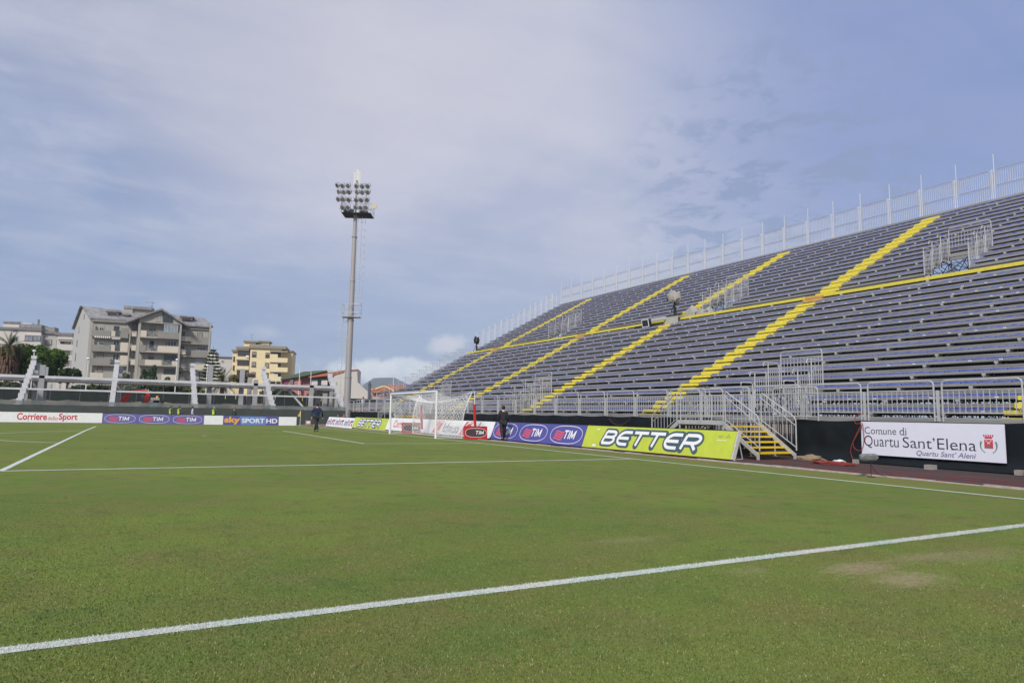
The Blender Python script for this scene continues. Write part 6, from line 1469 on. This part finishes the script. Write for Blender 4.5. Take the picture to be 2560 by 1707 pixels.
# camera stand block on the walkway
t = thing('camera_platform', 'small grey platform with a yellow edge that carries the covered television camera', 'platform', (0, 0, 0))
MB().box(18.75, 19.9, -2.1, -.55, 8.37, 8.50).build('deck', ALU, t); MB().box(18.6, 18.75, -.9, 1.3, 8.32, 8.55).build('side_board', mat('pale_board', (.45, .47, .46), .8), t); MB().box(18.72, 18.745, -2.1, -.8, 7.9, 8.45).build('clear_sheet', mat('dusty_sheet', (.48, .46, .42), .6, var=.2), t)
for a in (-2.0, -.7): MB().tube((18.8, a, 7.6), (18.8, a, 8.37), .03, 5).build('leg', GALV, t)
tripod_camera('television camera under a khaki rain cover on a black tripod in mid stand', (19.15, -1.3, 8.5), 1.85, .82, CANV)
tripod_camera('camera under a black cover at the left end of the walkway', (19.5, 31.6, 8.36), 1.75, .62, BLACK)
q = P(*(1620+1300/11.2, 700+900/11.2), x=19.6); t = thing('covered_equipment', 'heap of equipment under a crumpled khaki sheet on the walkway', 'equipment', (19.6, -3.2, 8.36))
for (y0, y1, hh, sd_) in ((.0, 1.1, .75, 1), (-1.3, .0, .48, 2)):
    n = 14; v = []; f = []
    for i in range(n+1):
        for j in range(n+1):
            a, b = i/n, j/n; e = min(a, 1-a, b, 1-b); z = hh*min(1, e*5)**.6*(.85+.5*noise.noise(Vector((a*3, b*3, sd_))))+.05*noise.noise(Vector((a*9, b*9, sd_)))
            v.append((-.35+.7*a, y0+(y1-y0)*b, max(z, .0)))
    for i in range(n):
        for j in range(n): k = i*(n+1)+j; f.append((k, k+n+1, k+n+2, k+1))
    me = bpy.data.meshes.new('cover_sheet'); me.from_pydata(v, [], f); me.materials.append(CANV); me.polygons.foreach_set('use_smooth', [True]*len(f)); link('cover_sheet', me, t)
MB().box(-.3, .3, -1.2, .9, .0, .25).build('case', SCAF, t)
t = thing('floor_monitor', 'small black screen in a white frame on the stand beside the camera platform', 'monitor', (18.45, .95, 7.95)); t.rotation_euler = (0, R(-12), 0)
MB().box(-.02, .25, -.36, .36, .0, .55).build('casing', BLACK, t); MB().box(-.05, -.02, -.38, .38, .0, .05).box(-.05, -.02, -.38, .38, .52, .57).box(-.05, -.02, -.38, -.33, .05, .52).box(-.05, -.02, .33, .38, .05, .52).build('frame', LET, t); MB().box(-.045, -.02, -.33, .33, .05, .52).build('screen', GLASS, t); MB().box(-.05, .1, .4, 1.3, .0, .16).build('cable_box', BLACK, t)
# debris bags in the upper gaps
for k, (c0, c1) in enumerate(VOU):
    pass

# ------------------------------------------------------------------ hills and haze
hv = []; hf = []; n = 90
for i in range(n+1):
    az_ = R(-25+75*i/n); D0 = 2000
    u_ = math.degrees(az_)
    h = 120+45*noise.noise(Vector((u_*.10, 3, 0)))+30*noise.noise(Vector((u_*.35, 1, 0)))+14*noise.noise(Vector((u_*1.2, 8, 0)))+190*math.exp(-((u_-18.1)/2.4)**2)+110*math.exp(-((u_-23)/5)**2)
    if u_ < 12: h *= max(0, (u_+2)/14)
    for j, (dd, hh) in enumerate(((D0, -5), (D0+200, h*.35*.39), (D0+400, h*.75*.39), (D0+600, h*.39), (D0+900, h*.2))):
        r_1 = 1+.02*noise.noise(Vector((i*.5, j, 0))); hv.append((CAM[0]+math.sin(az_)*dd*r_1, CAM[1]+math.cos(az_)*dd*r_1, hh*(1+.12*noise.noise(Vector((i*.7, j*2, 1))))))
for i in range(n):
    for j in range(4): k = i*5+j; hf.append((k, k+5, k+6, k+1))
me = bpy.data.meshes.new('hills'); me.from_pydata(hv, [], hf); me.materials.append(mat('wooded_hill', (.09, .11, .10), .95, 0, var=.35, scale=.012)); struct(link('hills', me))
HZ = bpy.data.materials.new('haze'); HZ.use_nodes = True; tt = HZ.node_tree; tt.nodes.clear(); vo = tt.nodes.new('ShaderNodeOutputMaterial'); pv = tt.nodes.new('ShaderNodeVolumePrincipled')
pv.inputs['Color'].default_value = (.80, .88, 1, 1); pv.inputs['Density'].default_value = .00022; pv.inputs['Anisotropy'].default_value = 0; tt.links.new(pv.outputs[0], vo.inputs['Volume'])
o = MB().box(-3600, 3600, -2600, 4200, -6, 150).build('haze', HZ, kind='stuff'); tag(o, 'thin pale blue haze in the air over the far hills', 'haze')
